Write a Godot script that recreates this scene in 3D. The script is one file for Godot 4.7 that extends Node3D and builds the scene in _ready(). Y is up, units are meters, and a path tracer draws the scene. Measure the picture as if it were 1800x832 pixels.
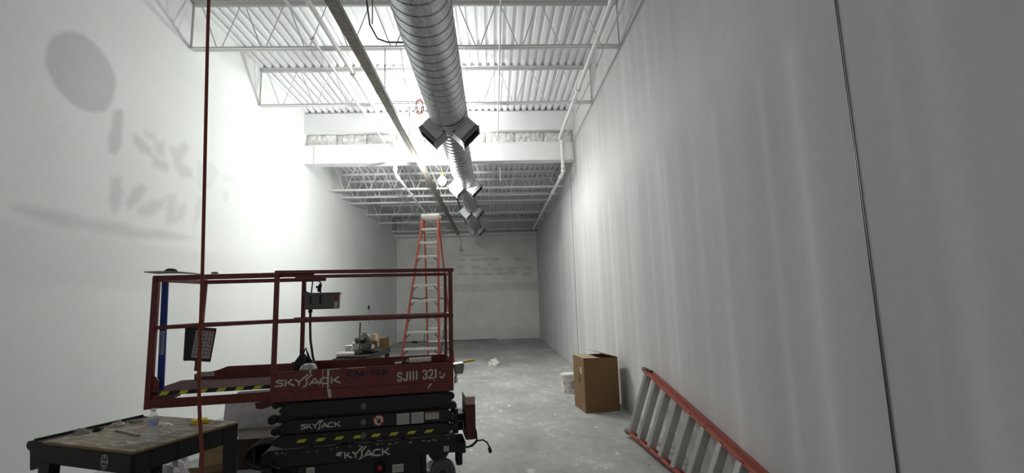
extends Node3D
# A long white tenant space under construction: scissor lift, ladders, duct, bar joists, two work lamps.
# World: x right, y up, depth d runs away from the camera along -z. W(x, y, d) makes a point.

const XL := -4.335
const XR := 1.988
const DB := 21.28
const DF := -7.0
const PPM := 70.0
const DECK_F := 6.20
const DECK_R := 5.47
const D_HEAD := 10.693

var M := {}
var taken := {}

# ---------------------------------------------------------------- helpers
func W(x: float, y: float, d: float) -> Vector3:
	return Vector3(x, y, -d)

func mb() -> SurfaceTool:
	var st := SurfaceTool.new()
	st.begin(Mesh.PRIMITIVE_TRIANGLES)
	return st

func vtx(st: SurfaceTool, p: Vector3, n: Vector3, uv := Vector2.ZERO) -> void:
	st.set_normal(n)
	st.set_uv(uv)
	st.add_vertex(p)

# corners given counter-clockwise as seen from outside
func tri(st: SurfaceTool, a: Vector3, b: Vector3, c: Vector3) -> void:
	var n := (b - a).cross(c - a).normalized()
	vtx(st, a, n); vtx(st, c, n); vtx(st, b, n)

func quad(st: SurfaceTool, a: Vector3, b: Vector3, c: Vector3, d: Vector3) -> void:
	var n := (c - a).cross(d - b).normalized()
	vtx(st, a, n, Vector2(0, 1)); vtx(st, c, n, Vector2(1, 0)); vtx(st, b, n, Vector2(1, 1))
	vtx(st, a, n, Vector2(0, 1)); vtx(st, d, n, Vector2(0, 0)); vtx(st, c, n, Vector2(1, 0))

func squad(st: SurfaceTool, p: Array, n: Array) -> void:
	for i in [0, 2, 1, 0, 3, 2]:
		vtx(st, p[i], n[i])

func box(st: SurfaceTool, c: Vector3, s: Vector3, b := Basis.IDENTITY) -> void:
	var h := s * 0.5
	var p := []
	for i in 8:
		p.append(c + b * Vector3(h.x if i & 1 else -h.x, h.y if i & 2 else -h.y, h.z if i & 4 else -h.z))
	quad(st, p[4], p[5], p[7], p[6])
	quad(st, p[1], p[0], p[2], p[3])
	quad(st, p[5], p[1], p[3], p[7])
	quad(st, p[0], p[4], p[6], p[2])
	quad(st, p[6], p[7], p[3], p[2])
	quad(st, p[0], p[1], p[5], p[4])

# box with chamfered edges
func cbox(st: SurfaceTool, c: Vector3, s: Vector3, e: float, b := Basis.IDENTITY) -> void:
	var h := s * 0.5
	e = min(e, min(h.x, min(h.y, h.z)) * 0.9)
	var P := func(sx: float, sy: float, sz: float, ax: int) -> Vector3:
		var q := Vector3(sx * (h.x - e), sy * (h.y - e), sz * (h.z - e))
		q[ax] = [sx, sy, sz][ax] * h[ax]
		return c + b * q
	for s1 in [-1.0, 1.0]:
		oriented(st, [P.call(s1, -1, -1, 0), P.call(s1, 1, -1, 0), P.call(s1, 1, 1, 0), P.call(s1, -1, 1, 0)], b * Vector3(s1, 0, 0))
		oriented(st, [P.call(-1, s1, -1, 1), P.call(1, s1, -1, 1), P.call(1, s1, 1, 1), P.call(-1, s1, 1, 1)], b * Vector3(0, s1, 0))
		oriented(st, [P.call(-1, -1, s1, 2), P.call(1, -1, s1, 2), P.call(1, 1, s1, 2), P.call(-1, 1, s1, 2)], b * Vector3(0, 0, s1))
		for s2 in [-1.0, 1.0]:
			oriented(st, [P.call(-1, s1, s2, 1), P.call(1, s1, s2, 1), P.call(1, s1, s2, 2), P.call(-1, s1, s2, 2)], b * Vector3(0, s1, s2))
			oriented(st, [P.call(s1, -1, s2, 0), P.call(s1, 1, s2, 0), P.call(s1, 1, s2, 2), P.call(s1, -1, s2, 2)], b * Vector3(s1, 0, s2))
			oriented(st, [P.call(s1, s2, -1, 0), P.call(s1, s2, 1, 0), P.call(s1, s2, 1, 1), P.call(s1, s2, -1, 1)], b * Vector3(s1, s2, 0))
			for s3 in [-1.0, 1.0]:
				oriented(st, [P.call(s1, s2, s3, 0), P.call(s1, s2, s3, 1), P.call(s1, s2, s3, 2)], b * Vector3(s1, s2, s3))

func oriented(st: SurfaceTool, p: Array, out: Vector3) -> void:
	var n: Vector3 = (p[1] - p[0]).cross(p[2] - p[0])
	if n.dot(out) < 0:
		p.reverse()
	if p.size() == 3:
		tri(st, p[0], p[1], p[2])
	else:
		quad(st, p[0], p[1], p[2], p[3])

func aim(p0: Vector3, p1: Vector3, up := Vector3.UP) -> Basis:
	var z := (p1 - p0).normalized()
	if abs(z.dot(up)) > 0.99:
		up = Vector3.RIGHT
	var x := up.cross(z).normalized()
	return Basis(x, z.cross(x), z)

# straight bar of w x h section
func bar(st: SurfaceTool, p0: Vector3, p1: Vector3, w: float, h: float, up := Vector3.UP, e := 0.0) -> void:
	var b := aim(p0, p1, up)
	if e > 0.0:
		cbox(st, (p0 + p1) * 0.5, Vector3(w, h, p0.distance_to(p1)), e, b)
	else:
		box(st, (p0 + p1) * 0.5, Vector3(w, h, p0.distance_to(p1)), b)

func tube(st: SurfaceTool, pts: Array, r: float, n := 10, caps := true) -> void:
	var rings := []
	var norms := []
	var b := aim(pts[0], pts[1])
	for i in pts.size():
		var t: Vector3
		if i == 0: t = pts[1] - pts[0]
		elif i == pts.size() - 1: t = pts[i] - pts[i - 1]
		else: t = (pts[i + 1] - pts[i]).normalized() + (pts[i] - pts[i - 1]).normalized()
		t = t.normalized()
		var x := (b.x - t * b.x.dot(t)).normalized()
		b = Basis(x, t.cross(x), t)
		var ring := []
		var nn := []
		for k in n:
			var a := TAU * k / n
			var v := b.x * cos(a) + b.y * sin(a)
			ring.append(pts[i] + v * r); nn.append(v)
		rings.append(ring); norms.append(nn)
	for i in pts.size() - 1:
		for k in n:
			var k2 := (k + 1) % n
			squad(st, [rings[i][k], rings[i][k2], rings[i + 1][k2], rings[i + 1][k]], [norms[i][k], norms[i][k2], norms[i + 1][k2], norms[i + 1][k]])
	if caps:
		for k in range(1, n - 1):
			tri(st, rings[0][0], rings[0][k + 1], rings[0][k])
			tri(st, rings[-1][0], rings[-1][k], rings[-1][k + 1])

# profile of (radius, height) pairs turned round the y axis of xf
func lathe(st: SurfaceTool, prof: Array, n: int, xf := Transform3D.IDENTITY) -> void:
	for i in prof.size() - 1:
		var a: Vector2 = prof[i]
		var c: Vector2 = prof[i + 1]
		if a.distance_to(c) < 1e-6: continue
		var t := (c - a).normalized()
		var nr := t.y
		var ny := -t.x
		for k in n:
			var a0 := TAU * k / n
			var a1 := TAU * (k + 1) / n
			var d0 := Vector3(cos(a0), 0, -sin(a0))
			var d1 := Vector3(cos(a1), 0, -sin(a1))
			var u := Vector3.UP
			squad(st, [xf * (d0 * a.x + u * a.y), xf * (d1 * a.x + u * a.y), xf * (d1 * c.x + u * c.y), xf * (d0 * c.x + u * c.y)],
				[xf.basis * (d0 * nr + u * ny), xf.basis * (d1 * nr + u * ny), xf.basis * (d1 * nr + u * ny), xf.basis * (d0 * nr + u * ny)])

# polygon in the xy plane of xf pushed out along its z by depth
func prism(st: SurfaceTool, poly: Array, depth: float, xf := Transform3D.IDENTITY) -> void:
	var pv := PackedVector2Array(poly)
	if Geometry2D.is_polygon_clockwise(pv):
		pv.reverse()
	var idx := Geometry2D.triangulate_polygon(pv)
	for i in range(0, idx.size(), 3):
		var q := [pv[idx[i]], pv[idx[i + 1]], pv[idx[i + 2]]]
		if (q[1] - q[0]).cross(q[2] - q[0]) < 0: q.reverse()
		tri(st, xf * Vector3(q[0].x, q[0].y, depth), xf * Vector3(q[1].x, q[1].y, depth), xf * Vector3(q[2].x, q[2].y, depth))
		tri(st, xf * Vector3(q[2].x, q[2].y, 0), xf * Vector3(q[1].x, q[1].y, 0), xf * Vector3(q[0].x, q[0].y, 0))
	for i in pv.size():
		var a := pv[i]
		var b := pv[(i + 1) % pv.size()]
		quad(st, xf * Vector3(a.x, a.y, 0), xf * Vector3(b.x, b.y, 0), xf * Vector3(b.x, b.y, depth), xf * Vector3(a.x, a.y, depth))

func disc(r: float, n: int, c := Vector2.ZERO) -> Array:
	var o := []
	for k in n: o.append(c + Vector2(cos(TAU * k / n), sin(TAU * k / n)) * r)
	return o

func xf(p: Vector3, b := Basis.IDENTITY) -> Transform3D:
	return Transform3D(b, p)

func numbered(called: String) -> String:
	if not taken.has(called):
		taken[called] = 0
		return called
	taken[called] += 1
	return "%s_%03d" % [called, taken[called]]

func part_name(called: String, parent: Node) -> String:
	if not parent.has_node(called): return called
	var k := 1
	while parent.has_node("%s_%03d" % [called, k]): k += 1
	return "%s_%03d" % [called, k]

func obj(called: String, st: SurfaceTool, m: Material, parent: Node = null) -> MeshInstance3D:
	var o := MeshInstance3D.new()
	st.set_material(m)
	o.mesh = st.commit()
	if parent == null:
		o.name = numbered(called); add_child(o, true)
	else:
		o.name = part_name(called, parent); parent.add_child(o, true)
	return o

func inst(called: String, mesh: Mesh, parent: Node, t: Transform3D) -> MeshInstance3D:
	var o := MeshInstance3D.new()
	o.mesh = mesh
	o.name = part_name(called, parent)
	parent.add_child(o, true)
	o.transform = t
	return o

func tag(o: Node, label: String, category: String, group := "") -> Node:
	o.set_meta("label", label); o.set_meta("category", category)
	if group: o.set_meta("group", group)
	return o

func thing(called: String, label: String, category: String, at := Vector3.ZERO, turn := 0.0, group := "") -> Node3D:
	var o := Node3D.new()
	o.name = numbered(called); add_child(o, true)
	o.position = at; o.rotation.y = turn
	tag(o, label, category, group)
	return o

func structure(called: String, st: SurfaceTool, m: Material) -> MeshInstance3D:
	var o := obj(called, st, m)
	o.set_meta("kind", "structure")
	return o

func text(called: String, s: String, m: Material, parent: Node, at: Vector3, w: float, h: float, b := Basis.IDENTITY, font_name := "Droid Sans", weight := 700) -> MeshInstance3D:
	var f := SystemFont.new()
	f.font_names = PackedStringArray([font_name])
	f.font_weight = weight
	var t := TextMesh.new()
	t.text = s; t.font = f; t.font_size = 64; t.pixel_size = 0.01; t.depth = 0.05; t.curve_step = 2.0
	t.material = m
	var bb := t.get_aabb()
	var o := MeshInstance3D.new()
	o.mesh = t
	o.name = part_name(called, parent)
	parent.add_child(o, true)
	var sc := Vector3(w / bb.size.x, h / bb.size.y, 0.03)
	o.transform = Transform3D(b * Basis.from_scale(sc), at - b * (Vector3(bb.get_center().x * sc.x, bb.get_center().y * sc.y, 0)))
	return o

# strokes: arrays of Vector2 points, drawn as flat ribbons of width t raised off the xy plane
func strokes(st: SurfaceTool, list: Array, t: float, depth: float, x: Transform3D) -> void:
	for line in list:
		for i in line.size() - 1:
			var a: Vector2 = line[i]
			var b: Vector2 = line[i + 1]
			var dir := (b - a).normalized() * t * 0.18
			var n := Vector2(-dir.y, dir.x).normalized() * t * 0.5
			prism(st, [a - dir - n, b + dir - n, b + dir + n, a - dir + n], depth, x)

func mat(c: Color, rough := 0.7, metal := 0.0) -> StandardMaterial3D:
	var m := StandardMaterial3D.new()
	m.albedo_color = c; m.roughness = rough; m.metallic = metal
	return m

func noise_tex(size: int, freq: float, oct: int, sd: int, stops: Array) -> ImageTexture:
	var f := FastNoiseLite.new()
	f.seed = sd; f.frequency = freq; f.fractal_octaves = oct; f.noise_type = FastNoiseLite.TYPE_SIMPLEX_SMOOTH
	var src := f.get_seamless_image(size, size)
	src.convert(Image.FORMAT_L8)
	var raw := src.get_data()
	var lut := PackedByteArray(); lut.resize(768)
	for i in 256:
		var t := i / 255.0
		var c: Color = stops[-1][1]
		for k in stops.size() - 1:
			if t <= stops[k + 1][0]:
				c = (stops[k][1] as Color).lerp(stops[k + 1][1], clamp((t - stops[k][0]) / (stops[k + 1][0] - stops[k][0]), 0.0, 1.0))
				break
		lut[i * 3] = int(c.r * 255); lut[i * 3 + 1] = int(c.g * 255); lut[i * 3 + 2] = int(c.b * 255)
	var out := PackedByteArray(); out.resize(size * size * 3)
	for i in size * size:
		var j := raw[i] * 3
		out[i * 3] = lut[j]; out[i * 3 + 1] = lut[j + 1]; out[i * 3 + 2] = lut[j + 2]
	var img := Image.create_from_data(size, size, false, Image.FORMAT_RGB8, out)
	img.generate_mipmaps()
	return ImageTexture.create_from_image(img)

func grained(c0: Color, c1: Color, rough: float, metal: float, freq: float, scale: float, sd: int) -> StandardMaterial3D:
	var m := StandardMaterial3D.new()
	m.albedo_texture = noise_tex(256, freq, 4, sd, [[0.0, c0], [0.35, c0], [0.65, c1], [1.0, c1]])
	m.roughness = rough; m.metallic = metal
	m.uv1_triplanar = true; m.uv1_scale = Vector3.ONE * scale
	return m

# grey levels to a texture, tinted
func level_tex(lv: PackedFloat32Array, w: int, h: int, tint: Color) -> ImageTexture:
	var out := PackedByteArray(); out.resize(w * h * 3)
	for i in w * h:
		var v := lv[i] * 255.0
		out[i * 3] = int(clampf(v * tint.r, 0, 255)); out[i * 3 + 1] = int(clampf(v * tint.g, 0, 255)); out[i * 3 + 2] = int(clampf(v * tint.b, 0, 255))
	var img := Image.create_from_data(w, h, false, Image.FORMAT_RGB8, out)
	img.generate_mipmaps()
	return ImageTexture.create_from_image(img)

func noise_levels(w: int, h: int, freq: float, oct: int, sd: int) -> PackedByteArray:
	var f := FastNoiseLite.new()
	f.seed = sd; f.frequency = freq; f.fractal_octaves = oct; f.noise_type = FastNoiseLite.TYPE_SIMPLEX_SMOOTH
	var img := f.get_image(w, h, false, false, false)
	img.convert(Image.FORMAT_L8)
	return img.get_data()

# adds amt inside the polygon (pixels), fading over soft pixels at its edge
func fill_poly(lv: PackedFloat32Array, w: int, h: int, poly: PackedVector2Array, amt: float, soft: float, ns: PackedByteArray) -> void:
	var r := Rect2(poly[0], Vector2.ZERO)
	for p in poly: r = r.expand(p)
	r = r.grow(soft)
	for y in range(maxi(0, int(r.position.y)), mini(h, int(r.end.y) + 1)):
		for x in range(maxi(0, int(r.position.x)), mini(w, int(r.end.x) + 1)):
			var p := Vector2(x, y)
			var dist := 1e9
			for i in poly.size():
				dist = minf(dist, p.distance_to(Geometry2D.get_closest_point_to_segment(p, poly[i], poly[(i + 1) % poly.size()])))
			if not Geometry2D.is_point_in_polygon(p, poly): dist = -dist
			var k := clampf(0.5 + dist / soft + (ns[y * w + x] - 128) / 500.0, 0.0, 1.0)
			lv[y * w + x] += amt * k

# ---------------------------------------------------------------- scene
func _ready() -> void:
	# camera
	var cam := Camera3D.new()
	cam.name = "camera"
	add_child(cam)
	var pit := 0.134907
	var yaw := 0.041263
	var rol := -0.029355
	var fw := Vector3(sin(yaw) * cos(pit), sin(pit), -cos(yaw) * cos(pit))
	var rt := Vector3(cos(yaw), 0, sin(yaw))
	var up := rt.cross(fw)
	var rt2 := rt * cos(rol) + up * sin(rol)
	var up2 := up * cos(rol) - rt * sin(rol)
	cam.transform = Transform3D(Basis(rt2, up2, -fw), Vector3(0, 1.70, 0))
	cam.fov = rad_to_deg(2.0 * atan(416.0 / 825.614))
	cam.near = 0.05
	cam.far = 100
	cam.current = true
	# environment: a closed room, no sky light comes in
	var env := Environment.new()
	env.background_mode = Environment.BG_COLOR
	env.background_color = Color(0, 0, 0)
	env.ambient_light_source = Environment.AMBIENT_SOURCE_DISABLED
	env.tonemap_mode = Environment.TONE_MAPPER_LINEAR
	env.tonemap_exposure = 1.0
	env.sdfgi_enabled = true
	env.ssao_enabled = true
	env.ssil_enabled = true
	var we := WorldEnvironment.new()
	we.name = "world_environment"
	we.environment = env
	add_child(we)
	make_materials()
	build_shell()
	build_ceiling()
	build_duct()
	build_services()
	build_lift()
	build_cart()
	build_ladders()
	build_right_side()
	build_far_cart()
	build_behind_lift()
	build_lift_items()
	build_small()

func make_materials() -> void:
	M.white_steel = mat(Color(0.93, 0.93, 0.925), 0.55)
	M.deck = mat(Color(0.93, 0.935, 0.94), 0.5)
	M.white_paint = mat(Color(0.925, 0.925, 0.925), 0.65)
	M.pipe = mat(Color(0.91, 0.91, 0.90), 0.4)
	M.galv = grained(Color(0.60, 0.61, 0.61), Color(0.72, 0.73, 0.73), 0.36, 0.9, 0.03, 3.0, 5)
	M.galv_plain = mat(Color(0.66, 0.67, 0.67), 0.4, 0.85)
	M.galv_plate = mat(Color(0.80, 0.81, 0.80), 0.55, 0.0)
	M.outlet = mat(Color(0.47, 0.475, 0.475), 0.38, 0.45)
	M.black_void = mat(Color(0.04, 0.04, 0.045), 0.9)
	M.channel = grained(Color(0.50, 0.48, 0.45), Color(0.58, 0.56, 0.52), 0.6, 0.2, 0.02, 2.0, 8)
	M.dark_steel = mat(Color(0.17, 0.17, 0.17), 0.5, 0.4)
	M.red = grained(Color(0.37, 0.11, 0.075), Color(0.42, 0.135, 0.09), 0.5, 0.0, 0.02, 2.0, 11)
	M.red_dark = mat(Color(0.30, 0.095, 0.07), 0.55)
	M.deck_red = mat(Color(0.22, 0.075, 0.055), 0.95)
	M.black = grained(Color(0.062, 0.063, 0.065), Color(0.088, 0.089, 0.092), 0.6, 0.0, 0.02, 3.0, 12)
	M.black_plain = mat(Color(0.06, 0.06, 0.064), 0.6)
	M.rubber = mat(Color(0.07, 0.07, 0.07), 0.8)
	M.tyre = mat(Color(0.34, 0.34, 0.33), 0.85)
	M.bolt = mat(Color(0.42, 0.42, 0.38), 0.6, 0.3)
	M.letter = mat(Color(0.78, 0.77, 0.74), 0.6)
	M.ink_blue = mat(Color(0.13, 0.10, 0.26), 0.8)
	M.yellow = mat(Color(0.78, 0.76, 0.22), 0.6)
	M.yellow_plastic = mat(Color(0.85, 0.70, 0.12), 0.45)
	M.plaster = grained(Color(0.74, 0.72, 0.68), Color(0.82, 0.80, 0.77), 0.9, 0.0, 0.03, 4.0, 14)
	M.paper = mat(Color(0.83, 0.82, 0.79), 0.8)
	M.sign_red = mat(Color(0.62, 0.14, 0.13), 0.6)
	M.sign_orange = mat(Color(0.72, 0.40, 0.24), 0.6)
	M.ink = mat(Color(0.06, 0.06, 0.06), 0.8)
	M.fibre_orange = grained(Color(0.60, 0.25, 0.18), Color(0.66, 0.295, 0.22), 0.5, 0.0, 0.02, 3.0, 15)
	M.alu = mat(Color(0.80, 0.80, 0.79), 0.42, 0.7)
	M.alu_matte = mat(Color(0.83, 0.83, 0.81), 0.6, 0.2)
	M.cardboard = grained(Color(0.49, 0.37, 0.245), Color(0.51, 0.385, 0.255), 0.85, 0.0, 0.03, 3.0, 17)
	M.cardboard_pale = grained(Color(0.66, 0.56, 0.43), Color(0.72, 0.62, 0.50), 0.85, 0.0, 0.03, 3.0, 18)
	M.tape = mat(Color(0.60, 0.47, 0.30), 0.25)
	M.bucket = mat(Color(0.88, 0.86, 0.84), 0.5)
	M.wire = mat(Color(0.55, 0.55, 0.55), 0.35, 0.8)
	M.cord_orange = mat(Color(0.46, 0.18, 0.12), 0.7)
	M.cord_black = mat(Color(0.05, 0.05, 0.05), 0.6)
	M.blue = mat(Color(0.10, 0.22, 0.55), 0.45)
	M.grey_box = mat(Color(0.36, 0.355, 0.345), 0.55, 0.2)
	M.grey_board = mat(Color(0.62, 0.62, 0.58), 0.8)
	M.brown_dark = grained(Color(0.20, 0.155, 0.12), Color(0.25, 0.20, 0.16), 0.8, 0.0, 0.02, 2.0, 21)
	M.sheet_white = grained(Color(0.74, 0.72, 0.73), Color(0.79, 0.77, 0.78), 0.85, 0.0, 0.02, 1.5, 22)
	M.insulation = grained(Color(0.82, 0.82, 0.80), Color(0.90, 0.90, 0.89), 0.45, 0.0, 0.03, 3.0, 23)
	M.orange_tool = mat(Color(0.80, 0.30, 0.14), 0.5)
	M.plywood = StandardMaterial3D.new()
	M.plywood.albedo_texture = noise_tex(512, 0.012, 5, 31, [[0.0, Color(0.48, 0.43, 0.37)], [0.4, Color(0.55, 0.50, 0.44)], [0.6, Color(0.62, 0.58, 0.53)], [1.0, Color(0.72, 0.69, 0.65)]])
	M.plywood.roughness = 0.85; M.plywood.uv1_triplanar = true; M.plywood.uv1_scale = Vector3(0.9, 0.9, 2.6)
	M.ply_edge = mat(Color(0.50, 0.38, 0.22), 0.8)
	var pl := StandardMaterial3D.new()
	pl.transparency = BaseMaterial3D.TRANSPARENCY_ALPHA
	pl.albedo_color = Color(0.85, 0.88, 0.90, 0.22); pl.roughness = 0.05
	M.clear = pl
	var bulb := mat(Color(1, 1, 1), 0.4)
	bulb.emission_enabled = true; bulb.emission = Color(0.99, 1.0, 0.985); bulb.emission_energy_multiplier = 30.0
	M.bulb = bulb

# a wall, floor or ceiling slab whose face towards the room carries UVs 0..1
func slab(called: String, a: Vector3, b: Vector3, c: Vector3, d: Vector3, thick: float, m: Material) -> MeshInstance3D:
	var st := mb()
	var n := (b - a).cross(d - a).normalized()
	var o := -n * thick
	quad(st, a, b, c, d)
	quad(st, b + o, a + o, d + o, c + o)
	quad(st, a + o, b + o, b, a); quad(st, b + o, c + o, c, b); quad(st, c + o, d + o, d, c); quad(st, d + o, a + o, a, d)
	return structure(called, st, m)

func build_shell() -> void:
	# left wall, painted, with unpainted skim-coat patches. u runs along depth, 1 cm a pixel
	var HT := 6.32
	var lw := int((DB - DF) * PPM)
	var lh := int(HT * PPM)
	var n1 := noise_levels(lw, lh, 0.006, 4, 41)
	var n2 := noise_levels(lw, lh, 0.12, 3, 42)
	var lv := PackedFloat32Array(); lv.resize(lw * lh)
	for i in lw * lh:
		lv[i] = 0.91 + (n1[i] - 128) * 0.00022 + (n2[i] - 128) * 0.00006
	var patches := [
		[4.48,4.14,4.48,4.32,4.52,4.44,4.64,4.57,4.75,4.64,4.87,4.67,5.07,4.62,5.21,4.54,5.30,4.44,5.33,4.33,5.29,4.08,5.21,3.96,5.10,3.89,5.00,3.86,4.87,3.85,4.73,3.89,4.63,3.95,4.54,4.05],
		[5.33,4.01,5.42,4.07,5.47,4.05,5.48,3.62,5.40,3.51,5.32,3.52,5.29,3.67,5.32,3.81],
		[5.64,3.85,5.71,3.85,5.95,3.77,5.98,3.67,5.78,3.67,5.67,3.75],
		[5.99,3.67,6.29,3.68,6.29,3.55,6.00,3.54],
		[6.00,3.86,6.17,3.93,6.20,3.74,6.04,3.71],
		[5.81,3.95,6.02,3.98,6.00,3.88,5.85,3.88],
		[6.29,3.89,6.42,3.93,6.58,4.08,6.69,4.02,6.54,3.77,6.77,3.72,6.80,3.61,6.56,3.54,6.41,3.64],
		[5.37,3.22,5.50,3.27,5.56,3.10,5.54,2.91,5.45,2.84,5.38,2.94],
		[5.61,2.99,5.70,3.18,5.85,3.26,5.94,3.24,5.82,3.04,5.67,2.92],
		[5.80,2.95,6.02,3.10,6.26,3.16,6.24,3.06,6.04,2.91,5.84,2.88],
		[6.29,3.23,6.48,3.29,6.49,2.89,6.31,2.83],
		[6.53,3.14,6.71,3.22,6.66,2.97,6.52,2.93],
		[6.93,3.35,7.13,3.37,7.00,3.03,6.87,2.91],
		[6.91,3.89,7.25,3.96,7.44,3.88,7.28,3.62,7.04,3.45,6.91,3.50],
		[4.32,2.67,4.41,2.70,4.67,2.72,4.98,2.73,5.10,2.70,5.56,2.74,5.83,2.71,6.37,2.76,6.87,2.73,6.44,2.65,5.73,2.58,5.07,2.60,4.91,2.56,4.55,2.61,4.35,2.65],
		[7.53,3.85,7.93,3.93,7.94,3.84,7.59,3.75],
		[7.61,3.59,7.76,3.59,7.72,3.44,7.57,3.44]]
	var amts := [-0.115, -0.105, -0.085, -0.085, -0.075, -0.06, -0.075, -0.085, -0.085, -0.075, -0.06, -0.06, -0.045, -0.04, -0.075, -0.03, -0.04]
	for i in patches.size():
		var pv := PackedVector2Array()
		for k in range(0, patches[i].size(), 2):
			pv.append(Vector2((patches[i][k] - DF) * PPM, (HT - patches[i][k + 1]) * PPM))
		fill_poly(lv, lw, lh, pv, amts[i], 4.0 if i < 2 else 6.0, n2)
	# faint roller band under the patches
	var ry0 := int((HT - 2.62) * PPM)
	var ry1 := int((HT - 1.92) * PPM)
	var rx0 := int((3.4 - DF) * PPM)
	var rx1 := int((9.4 - DF) * PPM)
	for y in range(ry0, ry1):
		for x in range(rx0, rx1):
			var k: float = min(1.0, min(y - ry0, ry1 - y) / 9.0) * min(1.0, (rx1 - x) / 210.0) * min(1.0, (x - rx0) / 42.0)
			lv[y * lw + x] -= 0.028 * k * (0.6 + (n1[y * lw + x]) / 320.0)
	var wm := StandardMaterial3D.new()
	wm.albedo_texture = level_tex(lv, lw, lh, Color(0.995, 1.0, 0.995)); wm.roughness = 0.75
	slab("wall_left", W(XL, 0, DF), W(XL, 0, DB), W(XL, HT, DB), W(XL, HT, DF), 0.2, wm)

	# right wall: grey wallboard with lighter joint compound over the studs, joints and one long seam
	var n3 := noise_levels(lw, lh, 0.02, 4, 43)
	var rng := RandomNumberGenerator.new(); rng.seed = 7
	var rv := PackedFloat32Array(); rv.resize(lw * lh)
	var low := PackedFloat32Array(); low.resize(lw)
	var high := PackedFloat32Array(); high.resize(lw)
	var bands := [[1.90, 0.075, 0.085], [2.12, 0.05, 0.03], [2.83, 0.055, 0.07], [3.20, 0.05, 0.075], [3.60, 0.12, 0.04]]
	var z := 3.95
	while z < DB:
		bands.append([z + rng.randf_range(-0.05, 0.05), rng.randf_range(0.03, 0.08), rng.randf_range(0.03, 0.085)])
		z += 0.406 if rng.randf() < 0.75 else 0.203
	z = 1.22
	while z < DB:
		bands.append([z + 0.4, 0.22, 0.045]); z += 1.22
	for b in bands:
		for x in range(maxi(0, int((b[0] - DF - b[1] * 2.5) * PPM)), mini(lw, int((b[0] - DF + b[1] * 2.5) * PPM) + 1)):
			var q: float = (x / PPM + DF - b[0]) / b[1]
			low[x] += b[2] * exp(-q * q * 0.9)
	z = 2.2
	while z < DB:
		var bw := rng.randf_range(0.04, 0.12)
		var ba := rng.randf_range(0.02, 0.06)
		for x in range(maxi(0, int((z - DF - bw * 2.5) * PPM)), mini(lw, int((z - DF + bw * 2.5) * PPM) + 1)):
			var q: float = (x / PPM + DF - z) / bw
			high[x] += ba * exp(-q * q * 0.9)
		z += rng.randf_range(0.3, 0.5)
	for y in lh:
		var hy := HT - y / PPM
		var over := smoothstep(4.0, 4.3, hy)
		var under := 1.0 - smoothstep(3.2, 3.5, hy)
		for x in lw:
			var i := y * lw + x
			var nv := (n3[(y / 7 + 40) * lw + x] - 128) / 255.0
			var v := 0.79 + nv * 0.045 + (n2[i] - 128) * 0.00008
			v += low[x] * under * (0.6 + nv * 0.5) + high[x] * over * (0.6 + nv * 0.5)
			rv[i] = v
	var rm := StandardMaterial3D.new()
	rm.albedo_texture = level_tex(rv, lw, lh, Color(1.0, 0.995, 0.995)); rm.roughness = 0.85
	# u must run the other way on this wall
	rm.uv1_scale = Vector3(-1, 1, 1); rm.uv1_offset = Vector3(1, 0, 0)
	var wr := slab("wall_right", W(XR, 0, DB), W(XR, 0, DF), W(XR, HT, DF), W(XR, HT, DB), 0.2, rm)
	for s in [[2.402, 0.013, 6.2, M.wire], [11.45, 0.012, 4.9, M.dark_steel]]:
		var st := mb()
		var w: float = s[1]
		box(st, W(XR - 0.002, s[2] * 0.5, s[0] - w * 0.42), Vector3(0.008, s[2], w * 0.3))
		box(st, W(XR - 0.002, s[2] * 0.5, s[0] + w * 0.42), Vector3(0.008, s[2], w * 0.3))
		obj("control_joint", st, s[3], wr)
	if true:
		var st := mb()
		box(st, W(XR - 0.0015, 3.1, 2.402), Vector3(0.003, 6.2, 0.005))
		obj("joint_groove", st, M.black_void, wr)

	# back wall with darker smudges of wet compound and roller bands
	var bw2 := 640
	var bh := 632
	var n4 := noise_levels(bw2, bh, 0.012, 4, 44)
	var n5 := noise_levels(bw2, bh, 0.08, 3, 45)
	var bl := PackedFloat32Array(); bl.resize(bw2 * bh)
	var el := [-1.42,3.57,0.19,0.06,-0.83,3.56,0.19,0.06,-0.37,3.58,0.20,0.06,0.07,3.58,0.22,0.07,1.12,3.54,0.19,0.06,-1.45,3.26,0.17,0.07,-0.81,3.23,0.19,0.07,-0.41,3.14,0.17,0.06,0.24,3.11,0.28,0.06,0.89,3.13,0.28,0.06,1.54,3.12,0.19,0.06,-1.40,2.94,0.25,0.06,-0.84,2.92,0.16,0.06,-0.26,2.91,0.22,0.06,0.33,2.91,0.22,0.07,0.82,2.96,0.22,0.08,1.50,2.86,0.17,0.09,-0.86,3.79,0.59,0.04,-0.16,3.35,0.09,0.05]
	for i in bw2 * bh:
		var y := HT - (i / bw2) / 100.0
		var x := XL + (i % bw2) / 100.0 * (XR - XL) / (bw2 / 100.0)
		var nn := (n5[i] - 128) / 255.0
		var v := 0.925 + (n4[i] - 128) * 0.0003 + nn * 0.015
		v -= 0.05 * smoothstep(2.10, 2.16, y + nn * 0.08) * (1.0 - smoothstep(2.46, 2.52, y + nn * 0.08)) * smoothstep(-2.6, -1.6, x)
		v -= 0.03 * (1.0 - smoothstep(0.47, 0.54, y + nn * 0.08))
		if y > 2.6 and y < 4.0:
			for k in range(0, el.size(), 4):
				var q := Vector2((x - el[k]) / el[k + 2], (y - el[k + 1]) / el[k + 3]).length()
				if q < 1.6: v -= 0.085 * (1.0 - smoothstep(0.75, 1.3, q + nn * 0.6))
		bl[i] = v
	var bm := StandardMaterial3D.new()
	bm.albedo_texture = level_tex(bl, bw2, bh, Color(1.0, 1.0, 0.985)); bm.roughness = 0.8
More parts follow.
